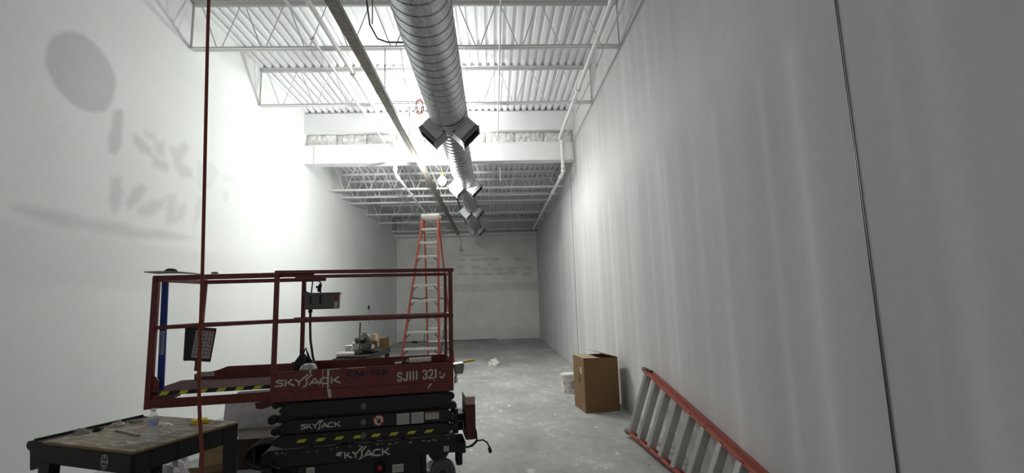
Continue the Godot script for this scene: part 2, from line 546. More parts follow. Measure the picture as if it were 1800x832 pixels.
	slab("wall_back", W(XL, 0, DB), W(XR, 0, DB), W(XR, HT, DB), W(XL, HT, DB), 0.2, bm)
	slab("wall_front", W(XR, 0, DF), W(XL, 0, DF), W(XL, HT, DF), W(XR, HT, DF), 0.2, mat(Color(0.90, 0.90, 0.89), 0.8))
	var bb := mb()
	box(bb, W((XL + XR) * 0.5 - 0.9, 0.012, DB - 0.01), Vector3(XR - XL - 2.0, 0.024, 0.02))
	structure("baseboard_back", bb, M.dark_steel)

	# floor: power-trowelled concrete with dust, splashes of compound
	var fwid := 640
	var flen := int((DB - DF) * PPM)
	var f1 := noise_levels(fwid, flen, 0.008, 5, 51)
	var f2 := noise_levels(fwid, flen, 0.05, 4, 52)
	var f3 := noise_levels(fwid, flen, 0.25, 2, 53)
	var fl := PackedFloat32Array(); fl.resize(fwid * flen)
	for i in fwid * flen:
		var a := (f1[i] - 128) / 255.0
		var b := (f2[i] - 128) / 255.0
		var c := (f3[i] - 128) / 255.0
		var v := 0.665 + a * 0.20 + b * 0.10 + c * 0.05
		if b + a * 0.7 > 0.27: v += 0.05
		fl[i] = v
	rng.seed = 19
	for k in 520:
		var sx := rng.randf_range(280, 640)
		var sz := rng.randf_range((3.4 - DF) * PPM, (DB - 0.5 - DF) * PPM)
		var sr := rng.randf_range(0.6, 2.6) * (2.2 if rng.randf() < 0.08 else 1.0)
		var am := rng.randf_range(0.06, 0.22)
		if rng.randf() < 0.12: am = -0.25; sr = min(sr, 1.2)
		var ex := rng.randf_range(0.6, 1.6)
		for y in range(int(sz - sr * 2), int(sz + sr * 2) + 1):
			for x in range(int(sx - sr * 2), int(sx + sr * 2) + 1):
				if x < 0 or x >= fwid or y < 0 or y >= flen: continue
				var q := Vector2((x - sx) * ex, (y - sz) / ex).length() / sr
				if q < 1.2: fl[(flen - 1 - y) * fwid + x] += am * (1.0 - smoothstep(0.7, 1.2, q))
	for k in 60:  # a long dusty smear near the back
		var sx := 350 + k * 2.2 + rng.randf_range(-6, 6)
		var sz := (11.2 - DF) * PPM + rng.randf_range(-9, 9)
		for y in range(int(sz - 5), int(sz + 5)):
			for x in range(int(sx - 6), int(sx + 6)):
				fl[(flen - 1 - y) * fwid + x] += 0.035 * rng.randf()
	var fm := StandardMaterial3D.new()
	fm.albedo_texture = level_tex(fl, fwid, flen, Color(0.995, 1.0, 0.985)); fm.roughness = 0.62
	slab("floor", W(XL, 0, DF), W(XR, 0, DF), W(XR, 0, DB), W(XL, 0, DB), 0.2, fm)

# corrugated sheet, flutes running along depth
func deck_sheet(x0: float, x1: float, d0: float, d1: float, y: float) -> SurfaceTool:
	var st := mb()
	var n := 6
	var p := (x1 - x0) / n
	var t := 0.0012
	var line := []
	for k in n:
		var b := x0 + k * p
		line += [Vector2(b, y), Vector2(b + p * 0.44, y), Vector2(b + p * 0.58, y + 0.05), Vector2(b + p * 0.86, y + 0.05)]
	line.append(Vector2(x1, y))
	for k in line.size() - 1:
		var a: Vector2 = line[k]
		var b: Vector2 = line[k + 1]
		quad(st, W(a.x, a.y, d0), W(a.x, a.y, d1), W(b.x, b.y, d1), W(b.x, b.y, d0))
		quad(st, W(b.x, b.y + t, d0), W(b.x, b.y + t, d1), W(a.x, a.y + t, d1), W(a.x, a.y + t, d0))
	return st

func joist(d: float, yb: float, yt: float, label: String, group: String) -> Node3D:
	var xc := (XL + XR) * 0.5
	var o := thing("bar_joist", label, "joist", W(xc, yb, d), 0.0, group)
	var hl := (XR - XL) * 0.5 - 0.004
	var h := yt - yb   # yb underside of bottom chord, yt underside of top chord
	var st := mb()
	for s in [-1.0, 1.0]:
		box(st, Vector3(0, h + 0.058, s * 0.035), Vector3(hl * 2, 0.007, 0.05))
		box(st, Vector3(0, h + 0.029, s * 0.013), Vector3(hl * 2, 0.055, 0.007))
	obj("top_chord", st, M.white_steel, o)
	st = mb()
	for s in [-1.0, 1.0]:
		box(st, Vector3(0, 0.003, s * 0.032), Vector3(hl * 2 - 0.02, 0.006, 0.044))
		box(st, Vector3(0, 0.023, s * 0.013), Vector3(hl * 2 - 0.02, 0.044, 0.007))
	obj("bottom_chord", st, M.white_steel, o)
	var x := -hl + 0.08
	var ft := 0.03
	while x + 0.31 < hl:
		var bx := x + 0.32
		for e in [[x + ft, bx - ft], [bx + ft, x + 0.63 - ft]]:
			if e[1] > hl: continue
			st = mb()
			tube(st, [Vector3(e[0], h + 0.03 if e[0] < bx else 0.02, 0), Vector3(e[1], 0.02 if e[0] < bx else h + 0.03, 0)], 0.0095, 6)
			obj("web_rod", st, M.white_steel, o)
		x += 0.63
	for s in [-1.0, 1.0]:
		st = mb()
		box(st, Vector3(s * (hl - 0.012), h * 0.5 + 0.03, 0), Vector3(0.018, h, 0.018))
		obj("end_post", st, M.white_steel, o)
	return o

func build_ceiling() -> void:
	var c := Node3D.new()
	c.name = "ceiling"; add_child(c)
	c.set_meta("kind", "structure")
	var w := (XR - XL) / 7.0
	for k in 7:
		obj("deck_panel", deck_sheet(XL + k * w, XL + (k + 1) * w, DF, D_HEAD + 0.3, DECK_F), M.deck, c)
	for k in 7:
		obj("deck_panel", deck_sheet(XL + k * w, XL + (k + 1) * w, D_HEAD + 0.33, DB, DECK_R), M.deck, c)
	var st := mb()
	box(st, W((XL + XR) * 0.5, DECK_F + 0.15, (DF + DB) * 0.5), Vector3(XR - XL + 0.4, 0.16, DB - DF + 0.4))
	obj("roof_board", st, M.white_paint, c)
	# wall strip that closes the step between the two roofs
	st = mb()
	box(st, W((XL + XR) * 0.5, 5.87, D_HEAD + 0.36), Vector3(XR - XL, 0.8, 0.08))
	obj("step_closure", st, M.insulation, c)
	st = mb()
	box(st, W((XL + XR) * 0.5, DECK_R + 0.10, (D_HEAD + DB) * 0.5 + 0.2), Vector3(XR - XL, 0.06, DB - D_HEAD - 0.3))
	obj("roof_board", st, M.white_paint, c)
	var g := "white bar joists under the roof deck"
	joist(6.592, 5.451, 6.136, "white steel bar joist nearest the camera, under the high roof deck", g)
	joist(8.614, 5.451, 6.136, "white steel bar joist with coiled orange cord, in front of the header beam", g)
	var ord := ["first", "second", "third", "fourth", "fifth", "last"]
	var rz := [12.491, 13.386, 14.201, 16.106, 17.849, 20.012]
	for k in 6:
		joist(rz[k], 4.735, 5.40, "%s white bar joist behind the header beam, counting towards the back wall" % ord[k], g)
	# the two boxed header beams with the insulated gap between them
	var xc := (XL + XR) * 0.5
	var ln := XR - XL - 0.004
	var ub := thing("header_beam", "upper white boxed header beam directly under the roof deck", "beam", W(xc, 5.70, D_HEAD + 0.12))
	st = mb()
	box(st, Vector3(0, 0.25, 0.11), Vector3(ln, 0.46, 0.02))
	box(st, Vector3(0, 0.48, 0.0), Vector3(ln, 0.02, 0.24))
	obj("face_board", st, M.white_paint, ub)
	st = mb()
	box(st, Vector3(0, 0.01, 0.0), Vector3(ln, 0.02, 0.26))
	obj("bottom_flange", st, M.white_paint, ub)
	var lb := thing("header_beam", "lower white boxed header beam crossing below the insulated gap", "beam", W(xc, 4.955, D_HEAD + 0.12))
	st = mb()
	box(st, Vector3(0, 0.225, 0.11), Vector3(ln - 0.5, 0.425, 0.02))
	obj("face_board", st, M.white_paint, lb)
	st = mb()
	box(st, Vector3(0, 0.008, 0.0), Vector3(ln, 0.016, 0.27))
	obj("bottom_flange", st, M.white_paint, lb)
	st = mb()
	box(st, Vector3(0, 0.437, 0.0), Vector3(ln, 0.016, 0.26))
	obj("top_flange", st, M.white_paint, lb)
	for s in [-1.0, 1.0]:
		st = mb()
		box(st, Vector3(s * (ln * 0.5 - 0.125), 0.225, 0.095), Vector3(0.25, 0.42, 0.02))
		obj("end_plate", st, M.white_paint, lb)
	# insulation batts stuffed in the gap
	var rng := RandomNumberGenerator.new(); rng.seed = 3
	var nb := 9
	for k in nb:
		var w0 := ln / nb
		var cx := -ln * 0.5 + (k + 0.5) * w0
		st = mb()
		var nx := 12
		var ny := 5
		var g2 := []
		for j in ny + 1:
			var row := []
			for i in nx + 1:
				var u := float(i) / nx
				var v := float(j) / ny
				var bulge := 0.06 * pow(maxf(0.0, 4 * u * (1 - u)), 0.35) * (0.5 + 0.5 * sin(PI * v)) + rng.randf_range(-0.024, 0.024)
				row.append(Vector3((u - 0.5) * (w0 - 0.012) + (rng.randf_range(-0.015, 0.015) if i > 0 and i < nx else 0.0), v * 0.285, bulge))
			g2.append(row)
		for j in ny:
			for i in nx:
				quad(st, g2[j][i], g2[j][i + 1], g2[j + 1][i + 1], g2[j + 1][i])
		var wb := w0 - 0.012
		box(st, Vector3(0, 0.1425, -0.03), Vector3(wb, 0.285, 0.06))
		var o := obj("insulation_batt", st, M.insulation)
		o.position = W(xc + cx, 5.402, D_HEAD + 0.16)
		tag(o, "white faced insulation batt in the header gap, number %s from the left wall" % ["one", "two", "three", "four", "five", "six", "seven", "eight", "nine"][k], "insulation", "insulation batts between the header beams")
	# ledger along the top of the back wall
	st = mb()
	box(st, W(xc, 4.66, DB - 0.30), Vector3(ln, 0.10, 0.6))
	box(st, W(xc, 4.61, DB - 0.59), Vector3(ln, 0.012, 0.06))
	var t := structure("trim_1", st, M.white_paint)
	t.set_meta("label", "white ledger along the top of the back wall")

func duct_tube(p0: float, p1: float, r: float) -> SurfaceTool:
	# spiral lock-seam pipe along local -z; the seam is a raised helical rib
	var st := mb()
	var n := 36
	var pitch := 0.165
	var prof := [[0.0, 0.0], [0.78, 0.0], [0.84, 0.007], [0.94, 0.007]]
	var rows := []
	var k := 0
	var s := p0 - pitch
	while s < p1:
		for q in prof:
			rows.append([s + q[0] * pitch, r + q[1]])
		s += pitch
	for j in rows.size() - 1:
		for i in n:
			var a0 := TAU * i / n
			var a1 := TAU * (i + 1) / n
			var d0 := Vector3(cos(a0), sin(a0), 0)
			var d1 := Vector3(cos(a1), sin(a1), 0)
			var za: float = clamp(rows[j][0] + pitch * i / n, p0, p1)
			var zb: float = clamp(rows[j][0] + pitch * (i + 1) / n, p0, p1)
			var zc: float = clamp(rows[j + 1][0] + pitch * (i + 1) / n, p0, p1)
			var zd: float = clamp(rows[j + 1][0] + pitch * i / n, p0, p1)
			if zc - zb < 1e-5 and zd - za < 1e-5: continue
			var sl: float = (rows[j + 1][1] - rows[j][1]) / (rows[j + 1][0] - rows[j][0] + 1e-6)
			var nz := Vector3(0, 0, clampf(sl, -1.5, 1.5))
			squad(st, [d0 * rows[j][1] + Vector3(0, 0, -za), d0 * rows[j + 1][1] + Vector3(0, 0, -zd), d1 * rows[j + 1][1] + Vector3(0, 0, -zc), d1 * rows[j][1] + Vector3(0, 0, -zb)],
				[(d0 + nz).normalized(), (d0 + nz).normalized(), (d1 + nz).normalized(), (d1 + nz).normalized()])
	return st

func build_duct() -> void:
	var ax := Vector3(-0.62, 4.50, 0)
	var o := thing("spiral_duct", "galvanised round spiral duct with paired outlet boxes along the ceiling", "duct", ax)
	var cuts := [1.0, 6.95, 10.75, 13.95, 17.7, 18.1]
	var rad := [0.28, 0.226, 0.19, 0.165, 0.15]
	for k in 5:
		obj("duct_section", duct_tube(cuts[k], cuts[k + 1], rad[k]), M.galv, o)
	var st := mb()
	for k in [1, 2, 3, 4]:
		# reducer collar at each outlet
		lathe(st, [Vector2(rad[k], -0.06), Vector2(rad[k - 1] + 0.004, -0.0), Vector2(rad[k - 1] + 0.004, 0.06)], 36, xf(Vector3(0, 0, -cuts[k]), Basis(Vector3.RIGHT, PI / 2)))
	obj("reducer_collars", st, M.galv_plain, o)
	st = mb()
	prism(st, disc(0.15, 28), 0.01, xf(Vector3(0, 0, -18.105)))
	obj("end_cap", st, M.galv_plain, o)
	for k in [1, 2, 3, 4]:
		var r: float = rad[k - 1]
		var sc: float = [0.0, 1.05, 1.0, 1.0, 0.95][k]
		for side in [-1.0, 1.0]:
			# frame: e points out of the outlet, t across, z along the duct
			var e := Vector3(side * 0.72, -0.694, 0).normalized()
			var b := Basis(Vector3(0, 0, 1).cross(e) * -1.0, e, Vector3(0, 0, 1))
			if b.determinant() < 0: b = Basis(-b.x, b.y, b.z)
			var c := Vector3(0, 0, -cuts[k] + 0.02)
			var hw := 0.158 * sc
			var hl := 0.155 * sc
			var r0 := r * 0.55
			var r1 := r + 0.175 * sc
			st = mb()
			var t := 0.006
			var mid := (r0 + r1) * 0.5
			for s in [-1.0, 1.0]:
				box(st, c + b * Vector3(s * (hw - t), mid, 0), Vector3(t * 2, r1 - r0, hl * 2), b)
				box(st, c + b * Vector3(0, mid, s * (hl - t)), Vector3(hw * 2, r1 - r0, t * 2), b)
			# rolled rim round the mouth
			for s in [-1.0, 1.0]:
				box(st, c + b * Vector3(s * (hw + 0.004), r1 - 0.008, 0), Vector3(0.016, 0.016, hl * 2 + 0.03), b)
				box(st, c + b * Vector3(0, r1 - 0.008, s * (hl + 0.004)), Vector3(hw * 2 + 0.03, 0.016, 0.016), b)
			var bx := obj("outlet_box", st, M.outlet, o)
			st = mb()
			box(st, c + b * Vector3(0, r1 - 0.06, 0), Vector3(hw * 2 - 0.03, 0.01, hl * 2 - 0.03), b)
			for q in 5:
				box(st, c + b * Vector3((q - 2) * hw * 0.36, r1 - 0.035, 0), Vector3(0.006, 0.05, hl * 2 - 0.03), b)
			obj("grille", st, M.black_void, bx)
			for s in [-1.0, 1.0]:
				st = mb()
				cbox(st, c + b * Vector3(0.0, r1 - 0.125 * sc, s * (hl + 0.004)), Vector3(hw * 1.9, 0.14 * sc, 0.010), 0.004, b)
				obj("cover_plate", st, M.galv_plate, bx)
	# hanger straps up to the deck or joists
	for s in [[3.4, 0.28, DECK_F], [6.55, 0.28, 5.451], [8.64, 0.226, 5.451], [13.386, 0.19, 4.735], [16.106, 0.165, 4.735]]:
		st = mb()
		var rr: float = s[1] + 0.012
		var pts := []
		for q in 19:
			var a := PI + PI * q / 18.0
			pts.append(Vector3(cos(a) * rr, sin(a) * rr, -s[0]))
		for q in 18:
			bar(st, pts[q], pts[q + 1], 0.004, 0.03, Vector3(0, 0, 1))
		for sd in [-1.0, 1.0]:
			box(st, Vector3(sd * rr, (s[2] - ax.y) * 0.5, -s[0]), Vector3(0.003, s[2] - ax.y, 0.025))
		obj("hanger_strap", st, M.galv_plain, o)

func pipe_run(called: String, label: String, cat: String, pts: Array, r: float, m: Material, joints: Array, grp := "") -> Node3D:
	var base: Vector3 = pts[0]
	var o := thing(called, label, cat, base, 0.0, grp)
	var loc := []
	for p in pts: loc.append(p - base)
	var st := mb()
	for i in loc.size() - 1: tube(st, [loc[i], loc[i + 1]], r, 12)
	obj("pipe", st, m, o)
	for j in joints:
		st = mb()
		var i: int = j[0]
		var p: Vector3 = loc[i].lerp(loc[i + 1], j[1])
		var t: Vector3 = (loc[i + 1] - loc[i]).normalized()
		tube(st, [p - t * 0.05, p + t * 0.05], r + 0.014, 12)
		obj("coupling", st, m, o)
	return o

func build_services() -> void:
	pipe_run("sprinkler_pipe", "white sprinkler main left of the duct, dropping under the header beam", "pipe",
		[W(-2.19, 5.40, 2.0), W(-2.19, 5.40, 10.50), W(-2.19, 4.70, 10.50), W(-2.19, 4.63, 10.62), W(-2.19, 4.63, 20.5)], 0.033, M.pipe,
		[[0, 0.35], [0, 0.62], [0, 0.99], [1, 0.06], [1, 0.93], [3, 0.02], [3, 0.2], [3, 0.5]])
	pipe_run("conduit", "white conduit running beside the left sprinkler main to the header gap", "conduit",
		[W(-2.47, 5.41, 2.0), W(-2.45, 5.41, 10.55)], 0.018, M.pipe, [[0, 0.5], [0, 0.8]])
	pipe_run("sprinkler_pipe", "white sprinkler pipe near the right wall, dropping under the header beam", "pipe",
		[W(1.55, 5.40, 2.0), W(1.60, 5.40, 10.46), W(1.66, 5.36, 10.50), W(1.66, 4.64, 10.50), W(1.66, 4.60, 10.62), W(1.68, 4.60, 19.2)], 0.036, M.pipe,
		[[0, 0.4], [0, 0.7], [2, 0.05], [2, 0.92], [2, 0.98], [4, 0.03], [4, 0.22], [4, 0.5]])
	pipe_run("conduit", "thin white conduit beside the right sprinkler pipe under the high deck", "conduit",
		[W(1.74, 5.42, 2.0), W(1.74, 5.42, 10.5)], 0.014, M.pipe, [[0, 0.6]])
	# wall cable along the right wall
	var st := mb()
	tube(st, [W(1.972, 5.43, 3.0), W(1.972, 5.44, 6.3), W(1.972, 5.40, 10.4), W(1.972, 5.05, 10.9), W(1.972, 4.93, 10.95), W(1.972, 4.55, 11.1), W(1.972, 4.45, 12.8), W(1.972, 4.5, 15.0)], 0.005, 6)
	tag(obj("wall_cable", st, M.pipe), "thin white cable clipped along the top of the right wall", "cable")
	# middle drop conduits right of the duct
	st = mb()
	tube(st, [W(0.17, 5.425, 2.0), W(0.17, 5.425, 6.5), W(0.17, 5.425, 10.60)], 0.012, 8)
	tag(obj("conduit", st, M.pipe), "thin white conduit running under the joists right of the duct", "conduit")
	st = mb()
	tube(st, [W(0.22, 5.44, 11.2), W(0.22, 4.6, 11.2)], 0.012, 8)
	tag(obj("conduit", st, M.pipe), "short upright white conduit just behind the header beam", "conduit")
	# grey steel channel hung on rods
	var o := thing("steel_channel", "grey brown steel channel hung lengthwise left of the duct", "channel", W(-1.53, 4.645, 1.0))
	var seg := [0.0, 5.2, 8.9, 13.2, 19.7]
	for k in 4:
		st = mb()
		var a := Vector3(0, 0, -seg[k] - 0.004)
		var b := Vector3(0, 0, -seg[k + 1] + 0.004)
		box(st, (a + b) * 0.5 + Vector3(0, 0.005, 0), Vector3(0.11, 0.01, seg[k + 1] - seg[k] - 0.008))
		for s in [-1.0, 1.0]:
			box(st, (a + b) * 0.5 + Vector3(s * 0.051, 0.04, 0), Vector3(0.008, 0.08, seg[k + 1] - seg[k] - 0.008))
		obj("channel_length", st, M.channel, o)
	for s in [[2.9, DECK_F], [5.592, 5.451], [7.614, 5.451], [11.491, 4.735], [13.201, 4.735], [16.849, 4.735]]:
		st = mb()
		tube(st, [Vector3(0, 0.01, -s[0]), Vector3(0, s[1] - 4.645, -s[0])], 0.006, 6)
		obj("hanger_rod", st, M.dark_steel, o)
	# sagging hanger wires near the channel
	for s in [[-1.30, 5.451, 6.592, -1.45, 4.79, 8.6], [-1.22, 6.15, 7.4, -1.42, 5.47, 8.535], [-1.05, 6.15, 6.8, -1.20, 5.47, 8.535]]:
		st = mb()
		tube(st, [W(s[0], s[1], s[2]), W((s[0] + s[3]) * 0.5, (s[1] + s[4]) * 0.5 - 0.05, (s[2] + s[5]) * 0.5), W(s[3], s[4], s[5])], 0.005, 6)
		tag(obj("support_wire", st, M.wire), ["thin wire sloping from the nearest joist down to the channel", "thin wire hung from the deck to the corded joist, further from duct", "thin wire hung from the deck to the corded joist, next to duct"][[-1.30, -1.22, -1.05].find(s[0])], "wire")
	# black flexible conduit resting on the nearest joist
	st = mb()
	tube(st, [W(-1.75, 6.1, 6.35), W(-1.72, 5.75, 6.45), W(-1.62, 5.56, 6.5), W(-1.48, 5.52, 6.53), W(-0.9, 5.52, 6.55)], 0.012, 8)
	tag(obj("black_cable", st, M.cord_black), "black cable bending down onto the nearest bar joist", "cable")
	st = mb()
	tube(st, [W(-1.62, 6.15, 6.2), W(-1.62, 5.60, 6.2)], 0.008, 6)
	tag(obj("hanger_rod", st, M.dark_steel), "short dark rod hanging from the deck left of the duct", "rod")
	# pull cord end hanging at the far end of the channel
	var hk := thing("hanging_fixture", "small hook hanging from the far end of the grey channel", "hook", W(-1.40, 3.92, 20.6))
	st = mb()
	tube(st, [Vector3(0, 0.15, 0), Vector3(0.02, 0.5, 0), Vector3(-0.13, 0.72, 0)], 0.012, 6)
	obj("drop_wire", st, M.wire, hk)
	st = mb()
	tube(st, [Vector3(0, 0.15, 0), Vector3(-0.06, 0.1, 0), Vector3(-0.06, 0.03, 0), Vector3(0, 0.0, 0), Vector3(0.06, 0.04, 0), Vector3(0.05, 0.1, 0)], 0.014, 6)
	obj("hook", st, M.dark_steel, hk)
	# dark sloping rod behind the outlets
	st = mb()
	tube(st, [W(-1.02, 4.70, 12.6), W(-0.98, 4.55, 17.2)], 0.02, 8)
	tag(obj("conduit", st, M.dark_steel), "dark steel conduit sloping beside the far duct outlets", "conduit")
	# work lamps
	work_lamp(W(-1.36, 5.17, 8.80), W(-1.36, 5.451, 8.66), "blazing work lamp hung from the joist before the header beam", 0.66)
	work_lamp(W(-1.05, 4.29, 9.80), W(-1.30, 5.50, 8.66), "blazing work lamp hung low beside the duct under the header beam", 1.6)
	work_lamp(W(-1.25, 2.90, -6.0), W(-1.25, 6.19, -6.0), "work lamp hanging on a long cord behind the camera", 0.33)
	# coil of orange cord over the joist
	st = mb()
	var pts := []
	for k in 61:
		var a := TAU * k / 12.0
		pts.append(W(-1.32 + cos(a) * 0.06 + 0.02 * sin(k * 0.7), 5.36 + sin(a) * 0.15, 8.54 - 0.0015 * k))
	tube(st, pts, 0.006, 6)
	tube(st, [W(-1.9, 5.505, 8.57), W(-1.4, 5.50, 8.56), W(-1.32, 5.50, 8.55)], 0.006, 6)
	tube(st, [W(-1.26, 5.36, 8.5), W(-1.34, 5.30, 8.6), W(-1.36, 5.32, 8.78)], 0.006, 6)
	tag(obj("cord_coil", st, M.cord_orange), "coil of orange cord hung over the bar joist above the near lamp", "cord")
	# thin cord down from near lamp to channel
	st = mb()
	tube(st, [W(-1.40, 5.50, 8.64), W(-1.36, 5.05, 9.15), W(-1.24, 4.62, 9.6), W(-1.10, 4.50, 9.79)], 0.007, 6)
	tag(obj("lamp_cord", st, M.cord_black), "black cord strung between the two work lamps", "cord")

func work_lamp(p: Vector3, hook: Vector3, label: String, k: float) -> void:
	var o := thing("work_lamp", label, "lamp", p, 0.0, "hanging work lamps")
	var st := mb()
	lathe(st, [Vector2(0, -0.10), Vector2(0.035, -0.095), Vector2(0.06, -0.06), Vector2(0.068, -0.02), Vector2(0.06, 0.025), Vector2(0.035, 0.06), Vector2(0.02, 0.075)], 20)
	var b := obj("bulb", st, M.bulb, o)
	b.cast_shadow = GeometryInstance3D.SHADOW_CASTING_SETTING_ON
	st = mb()
	lathe(st, [Vector2(0.0, 0.07), Vector2(0.026, 0.072), Vector2(0.026, 0.13), Vector2(0.022, 0.138), Vector2(0, 0.14)], 14)
	obj("socket", st, M.yellow_plastic, o)
	st = mb()
	for q in 6:
		var a := TAU * q / 6
		var d := Vector3(cos(a), 0, sin(a))
		tube(st, [d * 0.027 + Vector3(0, 0.08, 0), d * 0.085 + Vector3(0, 0.02, 0), d * 0.085 + Vector3(0, -0.07, 0), d * 0.03 + Vector3(0, -0.13, 0)], 0.002, 5)
	obj("wire_guard", st, M.wire, o)
	st = mb()
	tube(st, [Vector3(0, 0.13, 0), Vector3(0, 0.2, 0), hook - p], 0.005, 6)
	obj("hanging_cord", st, M.cord_orange, o)
	var l := OmniLight3D.new()
	l.name = "lamp_light"
	l.light_color = Color(0.99, 1.0, 0.985)
	l.light_energy = LAMP * k
	l.omni_range = 40.0
	l.omni_attenuation = 2.0
	l.light_size = 0.12
	l.shadow_enabled = true
	o.add_child(l)
	l.position = Vector3(0, -0.02, 0)

const LAMP := 5.4

# ---------------------------------------------------------------- scissor lift
const LS := 0.82   # the lift's own origin: s = -LS along its side, LWD behind its near side
const LWD := 0.38

func L(s: float, h: float, w: float) -> Vector3:
	return Vector3(s + LS, h, LWD - w)

func lbox(st: SurfaceTool, s0: float, s1: float, h0: float, h1: float, w0: float, w1: float, e := 0.004) -> void:
	cbox(st, L((s0 + s1) * 0.5, (h0 + h1) * 0.5, (w0 + w1) * 0.5), Vector3(s1 - s0, h1 - h0, w1 - w0), e)

# the maker's wordmark as raised strokes, 1 unit = letter height; torn_first leaves pieces of the first two letters away
func wordmark(w: float, h: float, torn := false) -> SurfaceTool:
	var st := mb()
	var g := []
	var V := func(x: float, y: float) -> Vector2: return Vector2(x * w, y * h)
	if torn:
		g.append([V.call(0.11, 0.95), V.call(0.04, 0.92), V.call(0.01, 0.72), V.call(0.04, 0.58), V.call(0.09, 0.55)])
		g.append([V.call(0.03, 0.72), V.call(0.09, 0.74)])
		g.append([V.call(0.155, 0.95), V.call(0.168, 0.55), V.call(0.17, 0.08)])
		g.append([V.call(0.24, 0.85), V.call(0.20, 0.50), V.call(0.29, 0.08)])
	else:
		g.append([V.call(0.12, 0.88), V.call(0.05, 0.92), V.call(0.01, 0.80), V.call(0.025, 0.62), V.call(0.10, 0.48), V.call(0.115, 0.28), V.call(0.09, 0.12), V.call(0.0, 0.10)])
		g.append([V.call(0.155, 0.95), V.call(0.155, 0.05)])
		g.append([V.call(0.25, 0.95), V.call(0.185, 0.50), V.call(0.285, 0.08)])
	g.append([V.call(0.30, 0.90), V.call(0.36, 0.52), V.call(0.36, 0.05)])
	g.append([V.call(0.36, 0.52), V.call(0.495, 1.55)])
	g.append([V.call(0.555, 1.5), V.call(0.465, 0.80)])
	g.append([V.call(0.478, 0.68), V.call(0.478, 0.10), V.call(0.46, -0.10), V.call(0.425, -0.20)])
	g.append([V.call(0.52, 0.05), V.call(0.60, 0.92), V.call(0.68, 0.05)])
	g.append([V.call(0.55, 0.30), V.call(0.65, 0.30)])
	g.append([V.call(0.82, 0.88), V.call(0.75, 0.92), V.call(0.70, 0.78), V.call(0.685, 0.5), V.call(0.70, 0.22), V.call(0.75, 0.08), V.call(0.82, 0.12)])
	g.append([V.call(0.865, 0.95), V.call(0.865, 0.05)])
	g.append([V.call(0.98, 0.95), V.call(0.895, 0.50), V.call(1.0, 0.05)])
	strokes(st, g, h * 0.21, 0.0015, Transform3D.IDENTITY)
	return st

# a strip of slanted tape blocks
func hazard(o: Node, n: int, p0: Vector3, p1: Vector3, h: float, back: Material, gap := 0.5) -> void:
	var st := mb()
	var d := (p1 - p0)
	var b := Basis(d.normalized(), Vector3.UP, d.normalized().cross(Vector3.UP))
	prism(st, [Vector2(0, -h * 0.5), Vector2(d.length(), -h * 0.5), Vector2(d.length(), h * 0.5), Vector2(0, h * 0.5)], 0.001, xf(p0, b))
	obj("tape_strip", st, back, o)
	var pw := d.length() / n
	for k in n:
		st = mb()
		var x0 := k * pw + pw * 0.12
		prism(st, [Vector2(x0, -h * 0.45), Vector2(x0 + pw * gap, -h * 0.45), Vector2(x0 + pw * (gap + 0.16), h * 0.45), Vector2(x0 + pw * 0.16, h * 0.45)], 0.001, xf(p0 + b.z * 0.0012, b))
		obj("tape_block", st, M.yellow, o)

func printed(seed_: int, w: int, h: int, paper: Color, ink: Color, rows: int, head: Color) -> StandardMaterial3D:
	var img := Image.create(w, h, false, Image.FORMAT_RGB8)
	img.fill(paper)
	var rng := RandomNumberGenerator.new(); rng.seed = seed_
	if head.a > 0.0: img.fill_rect(Rect2i(0, 0, w, int(h * 0.16)), head)
	var rh := h / float(rows + 1)
	for r in rows:
		var y := int(h * 0.18 + r * rh * 0.82 + 2)
		var x := 6
		while x < w - 8:
			var wd := rng.randi_range(2, 9)
			img.fill_rect(Rect2i(x, y, mini(wd, w - 6 - x), maxi(1, int(rh * 0.35))), ink)
			x += wd + rng.randi_range(2, 4)
	var m := StandardMaterial3D.new()
	m.albedo_texture = ImageTexture.create_from_image(img); m.roughness = 0.7
	return m

func picture_card(st: SurfaceTool, c: Vector3, w: float, h: float, b := Basis.IDENTITY) -> void:
	# a thin card whose front face carries UVs 0..1
	box(st, c, Vector3(w, h, 0.002), b)

func scissor_arm(o: Node, s0: float, s1: float, h0: float, h1: float, w0: float, w1: float) -> MeshInstance3D:
	var st := mb()
	var hm := (h0 + h1) * 0.5
	var hh := (h1 - h0) * 0.5
	var poly := [Vector2(s0 + 0.10, h0), Vector2(s1 - 0.10, h0), Vector2(s1 - 0.02, hm - hh * 0.5), Vector2(s1, hm), Vector2(s1 - 0.02, hm + hh * 0.5), Vector2(s1 - 0.10, h1), Vector2(s0 + 0.10, h1), Vector2(s0 + 0.02, hm + hh * 0.5), Vector2(s0, hm), Vector2(s0 + 0.02, hm - hh * 0.5)]
	prism(st, poly, w1 - w0, xf(Vector3(LS, 0, LWD - w1)))
	return obj("scissor_arm", st, M.black, o)

